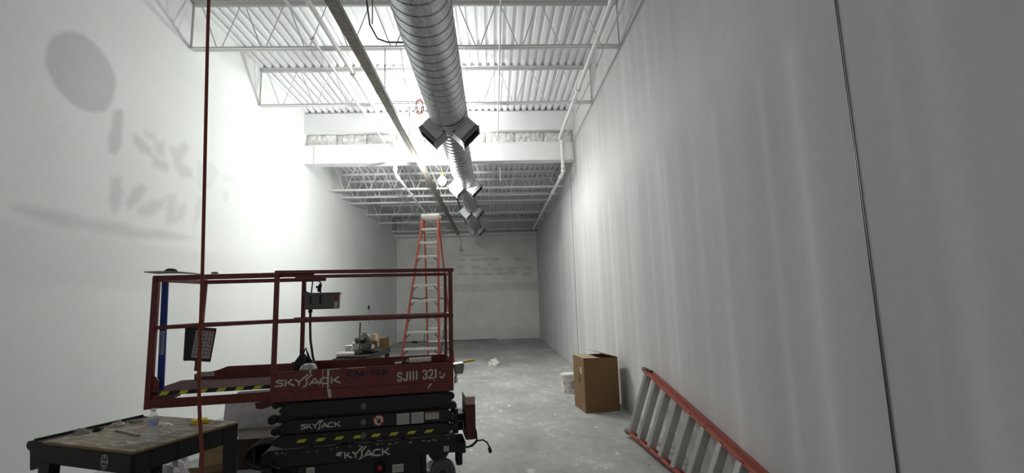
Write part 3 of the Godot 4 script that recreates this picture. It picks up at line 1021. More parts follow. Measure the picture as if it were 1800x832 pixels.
func build_lift() -> void:
	var th := 0.172
	var R0 := Vector2(-0.411, 4.698)
	var dv := Vector2(cos(th), sin(th))
	var nv := Vector2(-sin(th), cos(th))
	var oc := R0 - dv * LS + nv * LWD
	var o := thing("scissor_lift", "lowered red and black scissor lift with its guard rails up", "scissor lift", W(oc.x, 0, oc.y), th)
	var st := mb()
	# --- chassis
	prism(st, [Vector2(-1.69, 0.30), Vector2(0.02, 0.285), Vector2(0.02, 0.425), Vector2(0.0, 0.445), Vector2(-1.64, 0.44), Vector2(-1.69, 0.405)], 0.74, xf(Vector3(LS, 0, LWD - 0.755)))
	var ch := obj("chassis", st, M.black, o)
	st = mb()
	lbox(st, -1.40, -0.30, 0.07, 0.292, 0.03, 0.70, 0.008)
	var tray := obj("battery_tray", st, M.black, o)
	for s in [-1.42, -0.28]:
		st = mb()
		lbox(st, s - 0.02, s + 0.02, 0.05, 0.29, 0.024, 0.05, 0.004)
		obj("tray_hinge", st, M.black_plain, o)
	st = mb()
	lathe(st, [Vector2(0.055, 0), Vector2(0.055, 0.02), Vector2(0.03, 0.024), Vector2(0, 0.024)], 20, xf(L(-0.68, 0.215, 0.03), Basis(Vector3.RIGHT, PI / 2)))
	obj("emergency_stop_recess", st, M.black_void, tray)
	st = mb()
	lathe(st, [Vector2(0.02, 0.02), Vector2(0.022, 0.04), Vector2(0, 0.046)], 16, xf(L(-0.68, 0.215, 0.03), Basis(Vector3.RIGHT, PI / 2)))
	obj("stop_button", st, M.sign_red, tray)
	for c in [[-1.28, 0.225, 0.07, 0.09, 61], [-0.52, 0.19, 0.10, 0.07, 62]]:
		st = mb()
		picture_card(st, L(c[0], c[1], 0.027), c[2], c[3])
		obj("sticker", st, printed(c[4], 48, 48, Color(0.75, 0.74, 0.70), Color(0.2, 0.2, 0.2), 5, Color(0, 0, 0, 0)), tray)
	st = mb()
	picture_card(st, L(-0.075, 0.325, 0.0135), 0.05, 0.05)
	obj("sticker", st, printed(63, 40, 40, Color(0.72, 0.71, 0.69), Color(0.45, 0.44, 0.43), 4, Color(0, 0, 0, 0)), ch)
	st = mb()
	for p in [[-1.58, 0.35, 0.022]]:
		lathe(st, [Vector2(0.022, 0), Vector2(0.022, 0.006), Vector2(0, 0.008)], 14, xf(L(p[0], p[1], 0.015), Basis(Vector3.RIGHT, PI / 2)))
	obj("chassis_plug", st, M.black_void, ch)
	# wheels
	for q in [[-0.11, -0.03], [-1.56, -0.03], [-0.11, 0.70], [-1.56, 0.70]]:
		st = mb()
		var bs := Basis(Vector3.RIGHT, PI / 2)
		lathe(st, [Vector2(0.0, 0.012), Vector2(0.07, 0.012), Vector2(0.085, 0.0), Vector2(0.108, 0.0), Vector2(0.118, 0.012), Vector2(0.118, 0.088), Vector2(0.108, 0.1), Vector2(0.08, 0.1), Vector2(0.075, 0.085), Vector2(0.0, 0.085)], 32, xf(L(q[0], 0.118, q[1] + 0.1), bs))
		var wh := obj("wheel", st, M.tyre, o)
		st = mb()
		lathe(st, [Vector2(0.03, 0.085), Vector2(0.03, 0.1), Vector2(0, 0.102)], 16, xf(L(q[0], 0.118, q[1] + 0.1), bs))
		obj("hub", st, M.dark_steel, wh)
	# dried plaster on the top edge of the chassis
	var rng := RandomNumberGenerator.new(); rng.seed = 5
	st = mb()
	for k in 26:
		var s := rng.randf_range(-1.6, 0.0)
		var r := rng.randf_range(0.003, 0.010)
		var poly := []
		for j in 8: poly.append(Vector2(cos(TAU * j / 8) * r * rng.randf_range(1.0, 2.2), sin(TAU * j / 8) * r * rng.randf_range(0.5, 0.9)))
		prism(st, poly, 0.002, xf(L(s, rng.randf_range(0.405, 0.425), 0.0145)))
	for k in 60:
		var s := rng.randf_range(-1.6, 0.0)
		var r := rng.randf_range(0.01, 0.03)
		var poly := []
		for j in 8: poly.append(Vector2(cos(TAU * j / 8) * r * rng.randf_range(1.0, 2.5), sin(TAU * j / 8) * r * rng.randf_range(0.4, 0.8)))
		prism(st, poly, 0.002, xf(L(s, 0.4435, rng.randf_range(0.03, 0.06)), Basis(Vector3.RIGHT, -PI / 2)))
	var sp := obj("plaster_splatter", st, M.grey_board, ch)
	sp.set_meta("kind", "stuff")
	var wm := obj("lettering", wordmark(0.47, 0.062, true), M.letter, ch)
	wm.position = L(-1.065, 0.318, 0.0145); wm.rotation.z = 0.0
	# --- scissor stack, near and far
	for side in 2:
		var w0: float = [0.035, 0.66][side]
		var in0: float = [0.10, 0.59][side]
		var a0 := scissor_arm(o, -1.60, -0.02, 0.778, 0.852, in0, in0 + 0.06)
		var a1 := scissor_arm(o, -1.56, -0.01, 0.716, 0.832, w0, w0 + 0.06)
		scissor_arm(o, -1.63, 0.0, 0.645, 0.735, in0, in0 + 0.06)
		var a2 := scissor_arm(o, -1.56, -0.01, 0.569, 0.682, w0, w0 + 0.06)
		scissor_arm(o, -1.60, 0.0, 0.53, 0.61, in0, in0 + 0.06)
		var a3 := scissor_arm(o, -1.62, -0.01, 0.452, 0.556, w0, w0 + 0.06)
		if side == 0:
			for e in [[a1, 0.765], [a2, 0.622], [a3, 0.503]]:
				st = mb()
				lathe(st, [Vector2(0.026, 0), Vector2(0.026, 0.012), Vector2(0.016, 0.016), Vector2(0.014, 0.02), Vector2(0, 0.02)], 18, xf(L(-0.83, e[1], w0), Basis(Vector3.RIGHT, PI / 2)))
				obj("pivot_pin", st, M.bolt, e[0])
			var lm := obj("lettering", wordmark(0.34, 0.045), M.letter, a2)
			lm.position = L(-1.375, 0.600, w0 - 0.0005)
			# no-hands sign
			st = mb()
			prism(st, disc(0.052, 32), 0.001, xf(L(-0.697, 0.627, w0 - 0.0002)))
			var sg := obj("hand_sign", st, M.sign_red, a2)
			st = mb()
			prism(st, disc(0.040, 32), 0.001, xf(L(-0.697, 0.627, w0 - 0.0014)))
			obj("sign_face", st, M.paper, sg)
			st = mb()
			var hx := xf(L(-0.692, 0.622, w0 - 0.0026))
			prism(st, [Vector2(-0.012, -0.022), Vector2(0.010, -0.022), Vector2(0.015, 0.0), Vector2(0.013, 0.006), Vector2(-0.012, 0.006), Vector2(-0.014, -0.006)], 0.001, hx)
			for fi in 4:
				prism(st, [Vector2(-0.012 + fi * 0.0068, 0.004), Vector2(-0.0068 + fi * 0.0068, 0.004), Vector2(-0.0068 + fi * 0.008, [0.022, 0.028, 0.027, 0.020][fi]), Vector2(-0.012 + fi * 0.008, [0.022, 0.028, 0.027, 0.020][fi])], 0.001, hx)
			prism(st, [Vector2(-0.012, -0.014), Vector2(-0.026, 0.004), Vector2(-0.022, 0.008), Vector2(-0.010, -0.002)], 0.001, hx)
			obj("sign_hand", st, M.ink, sg)
			st = mb()
			prism(st, [Vector2(-0.033, 0.026), Vector2(-0.026, 0.033), Vector2(0.033, -0.026), Vector2(0.026, -0.033)], 0.001, xf(L(-0.697, 0.627, w0 - 0.0038)))
			obj("sign_bar", st, M.sign_red, sg)
			for c in [[-0.475, 0.622, 0.115, 0.10, 71, Color(0, 0, 0, 0)], [-0.342, 0.622, 0.115, 0.10, 72, Color(0, 0, 0, 0)], [-0.205, 0.632, 0.13, 0.068, 73, Color(0.60, 0.33, 0.2)]]:
				st = mb()
				picture_card(st, L(c[0], c[1], w0 - 0.001), c[2], c[3])
				obj("sticker", st, printed(c[4], 64, 56, Color(0.70, 0.69, 0.67), Color(0.42, 0.42, 0.41), 8 if c[4] < 73 else 3, c[5]), a2)
			hazard(a3, 8, L(-1.43, 0.502, w0), L(-0.14, 0.492, w0), 0.030, M.black_plain, 0.42)
			# end rollers that stick out past the arms
			for e in [[-1.60, 0.82, 0.035], [-1.625, 0.69, 0.04], [-1.60, 0.585, 0.035], [-0.02, 0.79, 0.035], [0.0, 0.70, 0.035], [-0.01, 0.585, 0.035], [0.0, 0.50, 0.03]]:
				st = mb()
				lathe(st, [Vector2(0, 0), Vector2(e[2], 0.0), Vector2(e[2], 0.05), Vector2(e[2] * 0.6, 0.056), Vector2(0, 0.056)], 18, xf(L(e[0], e[1], 0.13), Basis(Vector3.RIGHT, PI / 2)))
				obj("pivot_boss", st, M.black_plain, o)
	st = mb()
	for s in [-1.55, -0.83, -0.06]:
		for h in [0.50, 0.62, 0.765]:
			tube(st, [L(s, h, 0.06), L(s, h, 0.70)], 0.02, 10)
	obj("cross_tubes", st, M.black_plain, o)
	# --- platform
	st = mb()
	lbox(st, -1.49, 0.0, 0.945, 0.97, 0.02, 0.74)
	obj("deck_plate", st, M.black, o)
	st = mb()
	lbox(st, -2.63, -1.50, 0.972, 1.008, 0.05, 0.70)
	var xd := obj("extension_deck", st, M.deck_red, o)
	hazard(xd, 6, L(-2.55, 0.990, 0.0495), L(-1.66, 0.990, 0.0495), 0.034, M.black_plain, 0.42)
	st = mb()
	lbox(st, -1.63, 0.0, 0.945, 1.123, 0.0, 0.012, 0.004)
	var sp1 := obj("side_panel", st, M.red, o)
	st = mb()
	lbox(st, -1.63, 0.0, 0.855, 0.947, -0.006, 0.03, 0.006)
	obj("side_sill", st, M.red, o)
	st = mb()
	lbox(st, -1.63, 0.0, 0.86, 1.123, 0.748, 0.76, 0.004)
	obj("side_panel", st, M.red, o)
	st = mb()
	lbox(st, -0.012, 0.0, 0.86, 1.123, 0.012, 0.748, 0.004)
	obj("end_panel", st, M.red, o)
	st = mb()
	prism(st, [Vector2(-1.76, 0.86), Vector2(-1.60, 0.875), Vector2(-1.60, 0.83), Vector2(-1.70, 0.80), Vector2(-1.75, 0.81)], 0.03, xf(L(0, 0, 0.06)))
	obj("slide_bracket", st, M.red_dark, o)
	# writing on the near side
	var l1 := obj("lettering", wordmark(0.55, 0.062), M.letter, sp1)
	l1.position = L(-1.59, 0.990, -0.0008)
	text("lettering", "CAL-TEK", M.ink_blue, sp1, L(-0.797, 1.068, -0.0005), 0.37, 0.05)
	# the model number, condensed bold capitals
	var G := {
		"S": [[1.0, 0.78, 0.85, 0.95, 0.5, 1.0, 0.12, 0.93, 0.02, 0.76, 0.15, 0.58, 0.85, 0.42, 0.98, 0.24, 0.88, 0.07, 0.5, 0.0, 0.12, 0.06, 0.0, 0.24]],
		"J": [[0.9, 1.0, 0.9, 0.2, 0.75, 0.04, 0.45, 0.0, 0.15, 0.06, 0.02, 0.26]],
		"I": [[0.5, 1.0, 0.5, 0.0]],
		"3": [[0.03, 0.8, 0.15, 0.95, 0.5, 1.0, 0.85, 0.95, 0.95, 0.78, 0.85, 0.58, 0.45, 0.53], [0.45, 0.53, 0.88, 0.46, 1.0, 0.25, 0.87, 0.05, 0.5, 0.0, 0.13, 0.05, 0.0, 0.22]],
		"2": [[0.03, 0.76, 0.15, 0.94, 0.5, 1.0, 0.85, 0.94, 0.95, 0.74, 0.85, 0.52, 0.02, 0.0, 1.0, 0.0]],
		"1": [[0.2, 0.8, 0.6, 1.0, 0.6, 0.0]]}
	var gx := -0.525
	for ch2 in ["S", "J", "I", "I", "I", " ", "3", "2", "1"]:
		var gw: float = {"I": 0.0136, " ": 0.019, "1": 0.022}.get(ch2, 0.0374)
		if ch2 != " ":
			st = mb()
			var ls := []
			for flat in G[ch2]:
				var line := []
				for q in range(0, flat.size(), 2): line.append(Vector2(flat[q] * gw, flat[q + 1] * 0.078))
				ls.append(line)
			strokes(st, ls, 0.0135, 0.0015, xf(L(gx, 0.975 + (gx + 0.525) * 0.03, -0.0005)))
			obj("lettering", st, M.letter, sp1)
		gx += gw + 0.0168
	st = mb()
	strokes(st, [[Vector2(-0.02, 0.012), Vector2(-0.012, 0.0), Vector2(0.006, -0.002), Vector2(0.018, 0.012), Vector2(0.022, 0.034)], [Vector2(-0.022, 0.05), Vector2(-0.018, 0.036)]], 0.013, 0.0015, xf(L(-0.110, 0.985, -0.0005)))
	obj("lettering", st, M.letter, sp1)
	# plaster drips
	for q in [[-1.145, 1.122, 0.95, 0.010, 0.007], [-1.19, 1.122, 0.96, 0.003, 0.002], [-1.30, 1.122, 1.09, 0.012, 0.003], [-0.185, 1.0, 0.90, 0.003, 0.002], [-1.09, 1.122, 1.115, 0.05, 0.04], [-0.9, 1.122, 1.117, 0.09, 0.07]]:
		st = mb()
		prism(st, [Vector2(q[0] - q[3], q[1]), Vector2(q[0] + q[3], q[1]), Vector2(q[0] + q[4], q[2]), Vector2(q[0] - q[4], q[2])], 0.0015, xf(L(0, 0, -0.0005)))
		obj("plaster_drip", st, M.plaster, sp1)
	for q in [[-1.135, 0.945, 0.868, 0.017, 0.010, 0.012], [-0.215, 0.935, 0.89, 0.012, 0.004, -0.03]]:
		st = mb()
		prism(st, [Vector2(q[0] - q[3], q[1]), Vector2(q[0] + q[3], q[1]), Vector2(q[0] + q[4] + q[5], q[2]), Vector2(q[0] - q[4] + q[5], q[2])], 0.0015, xf(L(0, 0, -0.0065)))
		obj("plaster_drip", st, M.plaster, sp1)
	# extension: near sill, corner plate, far panel
	st = mb()
	lbox(st, -2.63, -1.60, 0.868, 0.945, 0.03, 0.06, 0.005)
	obj("extension_sill", st, M.red, o)
	st = mb()
	prism(st, [Vector2(-2.64, 0.86), Vector2(-2.54, 0.865), Vector2(-2.54, 1.10), Vector2(-2.57, 1.135), Vector2(-2.63, 1.135), Vector2(-2.64, 1.12)], 0.012, xf(L(0, 0, 0.062)))
	obj("corner_plate", st, M.red, o)
	st = mb()
	prism(st, [Vector2(-2.52, 0.985), Vector2(-1.55, 0.985), Vector2(-1.55, 1.115), Vector2(-2.22, 1.12), Vector2(-2.32, 1.085), Vector2(-2.52, 1.06)], 0.012, xf(L(0, 0, 0.712)))
	var fp := obj("extension_side_panel", st, M.red, o)
	st = mb()
	picture_card(st, L(-2.42, 1.055, 0.698), 0.16, 0.045)
	obj("sticker", st, printed(81, 64, 20, Color(0.72, 0.68, 0.66), Color(0.30, 0.24, 0.24), 3, Color(0, 0, 0, 0)), fp)
	# left end panel of the extension (low)
	st = mb()
	lbox(st, -2.64, -2.628, 0.86, 0.98, 0.05, 0.70, 0.003)
	obj("end_panel", st, M.red, o)
	# --- guard rails: square posts and rails
	var post := 0.032
	for q in [[-0.02, 0.012, 1.12, 2.033, 0.04], [-1.612, 0.012, 0.93, 2.033, 0.04], [-0.02, 0.745, 0.97, 2.033, post], [-1.53, 0.745, 0.97, 2.033, 0.04]]:
		st = mb()
		var p: float = q[4]
		lbox(st, q[0] - p * 0.5, q[0] + p * 0.5, q[2], q[3], q[1] - p * 0.5, q[1] + p * 0.5, 0.005)
		obj("post", st, M.red, o)
	# extension posts stand slightly out of plumb
	for q in [[L(-2.61, 0.93, 0.06), L(-2.615, 2.0, 0.06), 0.05], [L(-2.50, 1.09, 0.70), L(-2.47, 2.0, 0.70), 0.04]]:
		st = mb()
		bar(st, q[0], q[1], q[2], q[2], Vector3(0, 0, 1), 0.005)
		obj("post", st, M.red, o)
	for q in [[L(-1.63, 2.018, 0.012), L(0.0, 2.018, 0.012), 0.034, 0.034], [L(-1.63, 1.57, 0.012), L(0.0, 1.57, 0.012), 0.034, 0.038], [L(-1.62, 2.018, 0.745), L(0.0, 2.018, 0.745), 0.034, 0.034], [L(-1.62, 1.57, 0.745), L(0.0, 1.57, 0.745), 0.034, 0.03],
		[L(0.0, 2.018, 0.0), L(0.0, 2.018, 0.76), 0.03, 0.034], [L(-0.01, 1.57, 0.0), L(-0.01, 1.57, 0.76), 0.03, 0.034],
		[L(-2.64, 1.985, 0.055), L(-1.30, 2.0, 0.055), 0.032, 0.046], [L(-2.62, 1.55, 0.055), L(-1.60, 1.57, 0.055), 0.03, 0.034], [L(-2.50, 1.975, 0.70), L(-1.30, 1.985, 0.70), 0.032, 0.04], [L(-2.50, 1.55, 0.70), L(-1.55, 1.56, 0.70), 0.03, 0.03],
		[L(-2.615, 1.975, 0.03), L(-2.475, 1.975, 0.72), 0.034, 0.04], [L(-2.605, 1.55, 0.05), L(-2.49, 1.55, 0.70), 0.03, 0.034]]:
		st = mb()
		bar(st, q[0], q[1], q[2], q[3], Vector3.UP, 0.005)
		obj("guard_rail", st, M.red, o)
	# gate chain on the right end
	st = mb()
	for k in 15:
		var y := 1.555 - k * 0.026
		var x := -0.055 - 0.0045 * k
		var ring := []
		for j in 9:
			var a := TAU * j / 8
			var u := cos(a) * 0.009
			ring.append(L(x + (u if k % 2 == 0 else 0.0), y + sin(a) * 0.017, 0.10 + (u if k % 2 else 0.0)))
		tube(st, ring, 0.003, 5, false)
	obj("gate_chain", st, M.black_plain, o)
	st = mb()
	tube(st, [L(-0.055, 1.13, 0.08), L(-0.075, 1.15, 0.08), L(-0.075, 1.22, 0.08), L(-0.055, 1.24, 0.08), L(-0.03, 1.24, 0.08)], 0.007, 8)
	obj("gate_handle", st, M.red_dark, o)
	# --- control box hung on the far top rail
	st = mb()
	lbox(st, -1.49, -1.15, 1.665, 1.825, 0.60, 0.70, 0.01)
	var cb := obj("control_box", st, M.grey_box, o)
	st = mb()
	lbox(st, -1.50, -1.14, 1.815, 1.838, 0.59, 0.71, 0.004)
	obj("control_lid", st, M.grey_box, cb)
	for s in [-1.43, -1.335]:
		st = mb()
		lbox(st, s - 0.009, s + 0.009, 1.72, 1.80, 0.592, 0.601, 0.002)
		for k in 4: lbox(st, s - 0.006, s + 0.006, 1.725 + k * 0.018, 1.735 + k * 0.018, 0.586, 0.593, 0.001)
		obj("latch", st, M.black_plain, cb)
	st = mb()
	tube(st, [L(-1.50, 1.93, 0.66), L(-1.49, 1.85, 0.64), L(-1.45, 1.835, 0.63)], 0.009, 8)
	tube(st, [L(-1.50, 1.965, 0.66), L(-1.36, 1.965, 0.64), L(-1.34, 1.94, 0.63), L(-1.335, 1.80, 0.6)], 0.008, 8)
	tube(st, [L(-1.425, 1.965, 0.65), L(-1.43, 1.78, 0.60)], 0.007, 8)
	obj("hanging_hooks", st, M.black_plain, cb)
	st = mb()
	cbox(st, L(-1.345, 1.89, 0.60), Vector3(0.035, 0.09, 0.03), 0.012, Basis(Vector3(0, 0, 1), -0.2))
	tube(st, [L(-1.375, 1.885, 0.60), L(-1.37, 1.91, 0.60)], 0.01, 8)
	obj("joystick", st, M.rubber, cb)
	st = mb()
	picture_card(st, L(-1.178, 1.705, 0.597), 0.045, 0.08)
	var num := obj("number_sticker", st, M.grey_board, cb)
	text("lettering", "7", M.paper, num, L(-1.178, 1.708, 0.5955), 0.026, 0.055)
	st = mb()
	picture_card(st, L(-1.175, 1.775, 0.597), 0.04, 0.045)
	obj("warning_sticker", st, M.sign_red, cb)
	st = mb()
	lbox(st, -1.46, -1.42, 1.63, 1.665, 0.63, 0.67, 0.008)
	tube(st, [L(-1.44, 1.64, 0.65), L(-1.438, 1.5, 0.65), L(-1.43, 1.35, 0.645), L(-1.40, 1.18, 0.63), L(-1.36, 1.05, 0.62)], 0.012, 8)
	obj("control_cable", st, M.cord_black, cb)
	# --- manual box with picture placard, on the left end
	st = mb()
	lbox(st, -2.60, -2.44, 1.20, 1.54, 0.62, 0.68, 0.01)
	var pb := obj("manual_box", st, M.black_plain, o)
	var img := Image.create(128, 192, false, Image.FORMAT_RGB8)
	img.fill(Color(0.66, 0.60, 0.61))
	img.fill_rect(Rect2i(0, 0, 128, 16), Color(0.42, 0.16, 0.17))
	for r in 7:
		for c in 5:
			var cx := 13 + c * 25
			var cy := 30 + r * 23
			var rr := RandomNumberGenerator.new(); rr.seed = r * 9 + c
			for k in 8:
				img.fill_rect(Rect2i(cx - 8 + rr.randi_range(0, 12), cy - 8 + rr.randi_range(0, 12), rr.randi_range(2, 7), rr.randi_range(2, 6)), Color(0.22, 0.17, 0.19))
	var pm := StandardMaterial3D.new(); pm.albedo_texture = ImageTexture.create_from_image(img); pm.roughness = 0.6
	st = mb()
	var pbas := Basis(Vector3(0, 0, 1), -0.12) * Basis(Vector3.UP, -0.05)
	picture_card(st, L(-2.425, 1.365, 0.612), 0.17, 0.29, pbas)
	obj("placard", st, pm, pb)
	st = mb()
	box(st, L(-2.43, 1.355, 0.618), Vector3(0.20, 0.33, 0.01), pbas)
	obj("placard_backing", st, M.black_plain, pb)
	# --- charger and bracket on the right end
	st = mb()
	lbox(st, 0.02, 0.12, 0.42, 0.58, 0.25, 0.50, 0.006)
	lbox(st, 0.01, 0.05, 0.43, 0.66, 0.10, 0.56, 0.006)
	obj("charger_bracket", st, M.black_plain, o)
	st = mb()
	lbox(st, 0.105, 0.115, 0.43, 0.515, 0.2, 0.24, 0.002)
	lbox(st, 0.02, 0.10, 0.508, 0.518, 0.24, 0.25, 0.002)
	obj("bracket_strip", st, M.wire, o)
	st = mb()
	lbox(st, 0.125, 0.225, 0.35, 0.685, 0.14, 0.46, 0.006)
	var cg := obj("charger_box", st, M.red_dark, o)
	st = mb()
	lbox(st, 0.127, 0.223, 0.685, 0.76, 0.14, 0.46, 0.004)
	obj("charger_top", st, M.paper, cg)
	for k in 5:
		st = mb()
		lbox(st, 0.133 + k * 0.019, 0.140 + k * 0.019, 0.690, 0.758, 0.1375, 0.1405, 0.0005)
		obj("stripe", st, M.sign_red, cg)
	st = mb()
	lbox(st, 0.02, 0.12, 0.24, 0.35, 0.10, 0.40, 0.01)
	lbox(st, 0.03, 0.09, 0.12, 0.25, 0.14, 0.30, 0.01)
	obj("tow_bracket", st, M.black_plain, o)
	st = mb()
	tube(st, [L(0.10, 0.28, 0.2), L(0.15, 0.27, 0.18), L(0.20, 0.30, 0.16), L(0.235, 0.34, 0.15), L(0.232, 0.40, 0.16), L(0.225, 0.44, 0.18)], 0.009, 8)
	tube(st, [L(0.12, 0.27, 0.19), L(0.19, 0.285, 0.16), L(0.24, 0.335, 0.14), L(0.29, 0.345, 0.12), L(0.33, 0.32, 0.11), L(0.355, 0.27, 0.10)], 0.008, 8)
	lathe(st, [Vector2(0.008, 0.05), Vector2(0.016, 0.04), Vector2(0.018, 0.0), Vector2(0.008, -0.01)], 10, xf(L(0.36, 0.23, 0.10), Basis(Vector3(0, 0, 1), 0.25)))
	obj("power_cord", st, M.cord_black, o)

# ---------------------------------------------------------------- black cart in the left foreground
func build_cart() -> void:
	var A := Vector2(-3.047, 3.426)
	var B := Vector2(-2.211, 3.099)
	var C := Vector2(-1.971, 3.798)
	var ct := (A + C) * 0.5
	var turn := atan2(B.y - A.y, B.x - A.x)
	var lx := A.distance_to(B)
	var lz := B.distance_to(C)
	var o := thing("utility_cart", "black plastic work cart with dusty plywood top in left foreground", "cart", W(ct.x, 0, ct.y), turn)
	var hx := lx * 0.5
	var hz := lz * 0.5
	var st := mb()
	# apron: four boards with rounded corners
	for s in [-1.0, 1.0]:
		cbox(st, Vector3(0, 0.775, s * (hz - 0.012)), Vector3(lx, 0.125, 0.024), 0.008)
		cbox(st, Vector3(s * (hx - 0.012), 0.775, 0), Vector3(0.024, 0.125, lz), 0.008)
	cbox(st, Vector3(0, 0.828, 0), Vector3(lx, 0.014, lz), 0.004)
	var body := obj("top_frame", st, M.black, o)
	for k in 4:
		st = mb()
		cbox(st, Vector3(hx + 0.001, 0.775, -hz + 0.12 + k * 0.165), Vector3(0.012, 0.10, 0.012), 0.003)
		obj("rib", st, M.black_plain, body)
	st = mb()
	cbox(st, Vector3(0.0, 0.8425, 0), Vector3(lx - 0.01, 0.015, lz - 0.01), 0.003)
	var top := obj("plywood_top", st, M.plywood, o)
	st = mb()
	box(st, Vector3(0, 0.8385, hz - 0.004), Vector3(lx - 0.012, 0.010, 0.006))
	box(st, Vector3(hx - 0.004, 0.8385, 0), Vector3(0.006, 0.010, lz - 0.012))
	obj("plywood_edge", st, M.ply_edge, top)
	for sx in [-1.0, 1.0]:
		for sz in [-1.0, 1.0]:
			st = mb()
			var c := Vector3(sx * (hx - 0.055), 0.36, sz * (hz - 0.055))
			prism(st, [Vector2(-0.05, 0.0), Vector2(0.05, 0.0), Vector2(0.055, 0.71), Vector2(-0.055, 0.71)], 0.02, xf(Vector3(c.x, 0.01, c.z + sz * 0.05 - 0.01)))
			prism(st, [Vector2(-0.05, 0.0), Vector2(0.05, 0.0), Vector2(0.055, 0.71), Vector2(-0.055, 0.71)], 0.02, xf(Vector3(c.x + sx * 0.05 - 0.01, 0.01, c.z), Basis(Vector3.UP, PI / 2)))
			obj("leg", st, M.black, o)
	# moulded tool tray / handle on the left end
	st = mb()
	var prof := [Vector2(0, 0.838), Vector2(-0.14, 0.842), Vector2(-0.185, 0.835), Vector2(-0.20, 0.81), Vector2(-0.19, 0.79), Vector2(-0.155, 0.775), Vector2(-0.145, 0.735), Vector2(-0.135, 0.66), Vector2(-0.12, 0.65), Vector2(-0.04, 0.685), Vector2(0.0, 0.72)]
	prism(st, prof, lz - 0.03, xf(Vector3(-hx + 0.004, 0, -hz + 0.015)))
	obj("handle_tray", st, M.black, o)
	st = mb()
	bar(st, Vector3(-hx - 0.12, 0.848, hz - 0.02), Vector3(-hx - 0.12, 0.848, -hz + 0.02), 0.02, 0.014, Vector3.UP, 0.004)
	obj("tray_lip", st, M.black_plain, o)
	# shield emblem on the front apron
	st = mb()
	var sh := [Vector2(-0.03, 0.022), Vector2(-0.018, 0.036), Vector2(0, 0.040), Vector2(0.018, 0.036), Vector2(0.03, 0.022), Vector2(0.03, -0.014), Vector2(0.016, -0.036), Vector2(0, -0.046), Vector2(-0.016, -0.036), Vector2(-0.03, -0.014)]
	var ring := sh.duplicate(); ring.append(sh[0])
	strokes(st, [ring], 0.0035, 0.001, xf(Vector3(0.195, 0.772, hz)))
	strokes(st, [[Vector2(-0.012, 0.020), Vector2(0, 0.03), Vector2(0.012, 0.020)], [Vector2(-0.01, -0.02), Vector2(0.0, -0.03), Vector2(0.01, -0.02)]], 0.005, 0.001, xf(Vector3(0.195, 0.772, hz)))
	for k in 3:
		var rr := disc(0.007, 8, Vector2((k - 1) * 0.0175, 0)); rr.append(rr[0])
		strokes(st, [rr], 0.003, 0.001, xf(Vector3(0.195, 0.772, hz)))
	obj("emblem", st, M.letter, body)
	# --- things on the cart
	var yt := 0.851
	var bt := thing("water_bottle", "clear plastic water bottle standing on the dusty plywood", "bottle", W(-2.275, yt, 3.33))
	st = mb()
	lathe(st, [Vector2(0, 0.004), Vector2(0.026, 0.0), Vector2(0.031, 0.006), Vector2(0.031, 0.03), Vector2(0.029, 0.035), Vector2(0.031, 0.04), Vector2(0.029, 0.07), Vector2(0.031, 0.075), Vector2(0.031, 0.08), Vector2(0.031, 0.125), Vector2(0.029, 0.15), Vector2(0.018, 0.178), Vector2(0.0125, 0.186), Vector2(0.0125, 0.192)], 28)
	obj("bottle_body", st, M.clear, bt)
	st = mb()
	lathe(st, [Vector2(0.0315, 0.098), Vector2(0.0315, 0.132)], 28)
	obj("bottle_label", st, mat(Color(0.62, 0.66, 0.80), 0.4), bt)
	st = mb()
	lathe(st, [Vector2(0.0, 0.19), Vector2(0.0145, 0.19), Vector2(0.0145, 0.204), Vector2(0.013, 0.206), Vector2(0, 0.206)], 20)
	obj("bottle_cap", st, M.paper, bt)
	st = mb()
	var tr := []
	for k in 25: tr.append(Vector3(cos(TAU * k / 24) * 0.045, 0, sin(TAU * k / 24) * 0.045))
	lathe(st, [Vector2(0.03, 0), Vector2(0.05, 0.0), Vector2(0.052, 0.004), Vector2(0.052, 0.026), Vector2(0.05, 0.03), Vector2(0.03, 0.03), Vector2(0.03, 0)], 28)
	lathe(st, [Vector2(0.012, 0.03), Vector2(0.02, 0.033), Vector2(0.03, 0.03)], 16)
	box(st, Vector3(0.06, 0.013, 0.0), Vector3(0.03, 0.02, 0.03))
	var ty := obj("tape_measure", st, M.yellow_plastic)
	ty.position = W(-2.24, yt, 3.78)
	tag(ty, "yellow round tape dispenser at the back edge of plywood top", "tape")
	st = mb()
	bar(st, Vector3(-0.17, 0.006, 0), Vector3(0.17, 0.006, 0), 0.022, 0.012, Vector3.UP, 0.003)
	var sk := obj("mixing_stick", st, M.grey_board)
	sk.position = W(-2.60, yt, 3.56); sk.rotation.y = -0.55
	tag(sk, "pale wooden stick lying across the plywood top", "stick")
	# crumpled rag, a lump of cloth and plaster
	var rg := lump(0.075, 0.022, 0.05, 7, 0.35)
	var ro := obj("crumpled_rag", rg, M.paper)
	ro.position = W(-2.50, yt, 3.74)
	tag(ro, "crumpled white rag behind the bottle on the plywood", "rag")
	var scr := [[-2.95, 3.60, 0.05, 0.06, "grey torn scrap standing at the cart's left tray", M.grey_board], [-2.885, 3.66, 0.03, 0.04, "small dark offcut beside the torn scrap on cart", M.black_plain], [-2.86, 3.81, 0.05, 0.05, "pale plaster crumb halfway along the cart tray", M.plaster], [-2.80, 3.90, 0.06, 0.035, "grey plaster crumbs at the far end of cart tray", M.grey_board]]
	for q in scr:
		var so := obj("plaster_scrap", lump(q[2], q[3] * 0.6, 0.03, int(q[0] * -100), 0.5), q[5])
		so.position = W(q[0], yt - 0.002, q[1])
		tag(so, q[4], "scrap", "scraps along the cart tray")
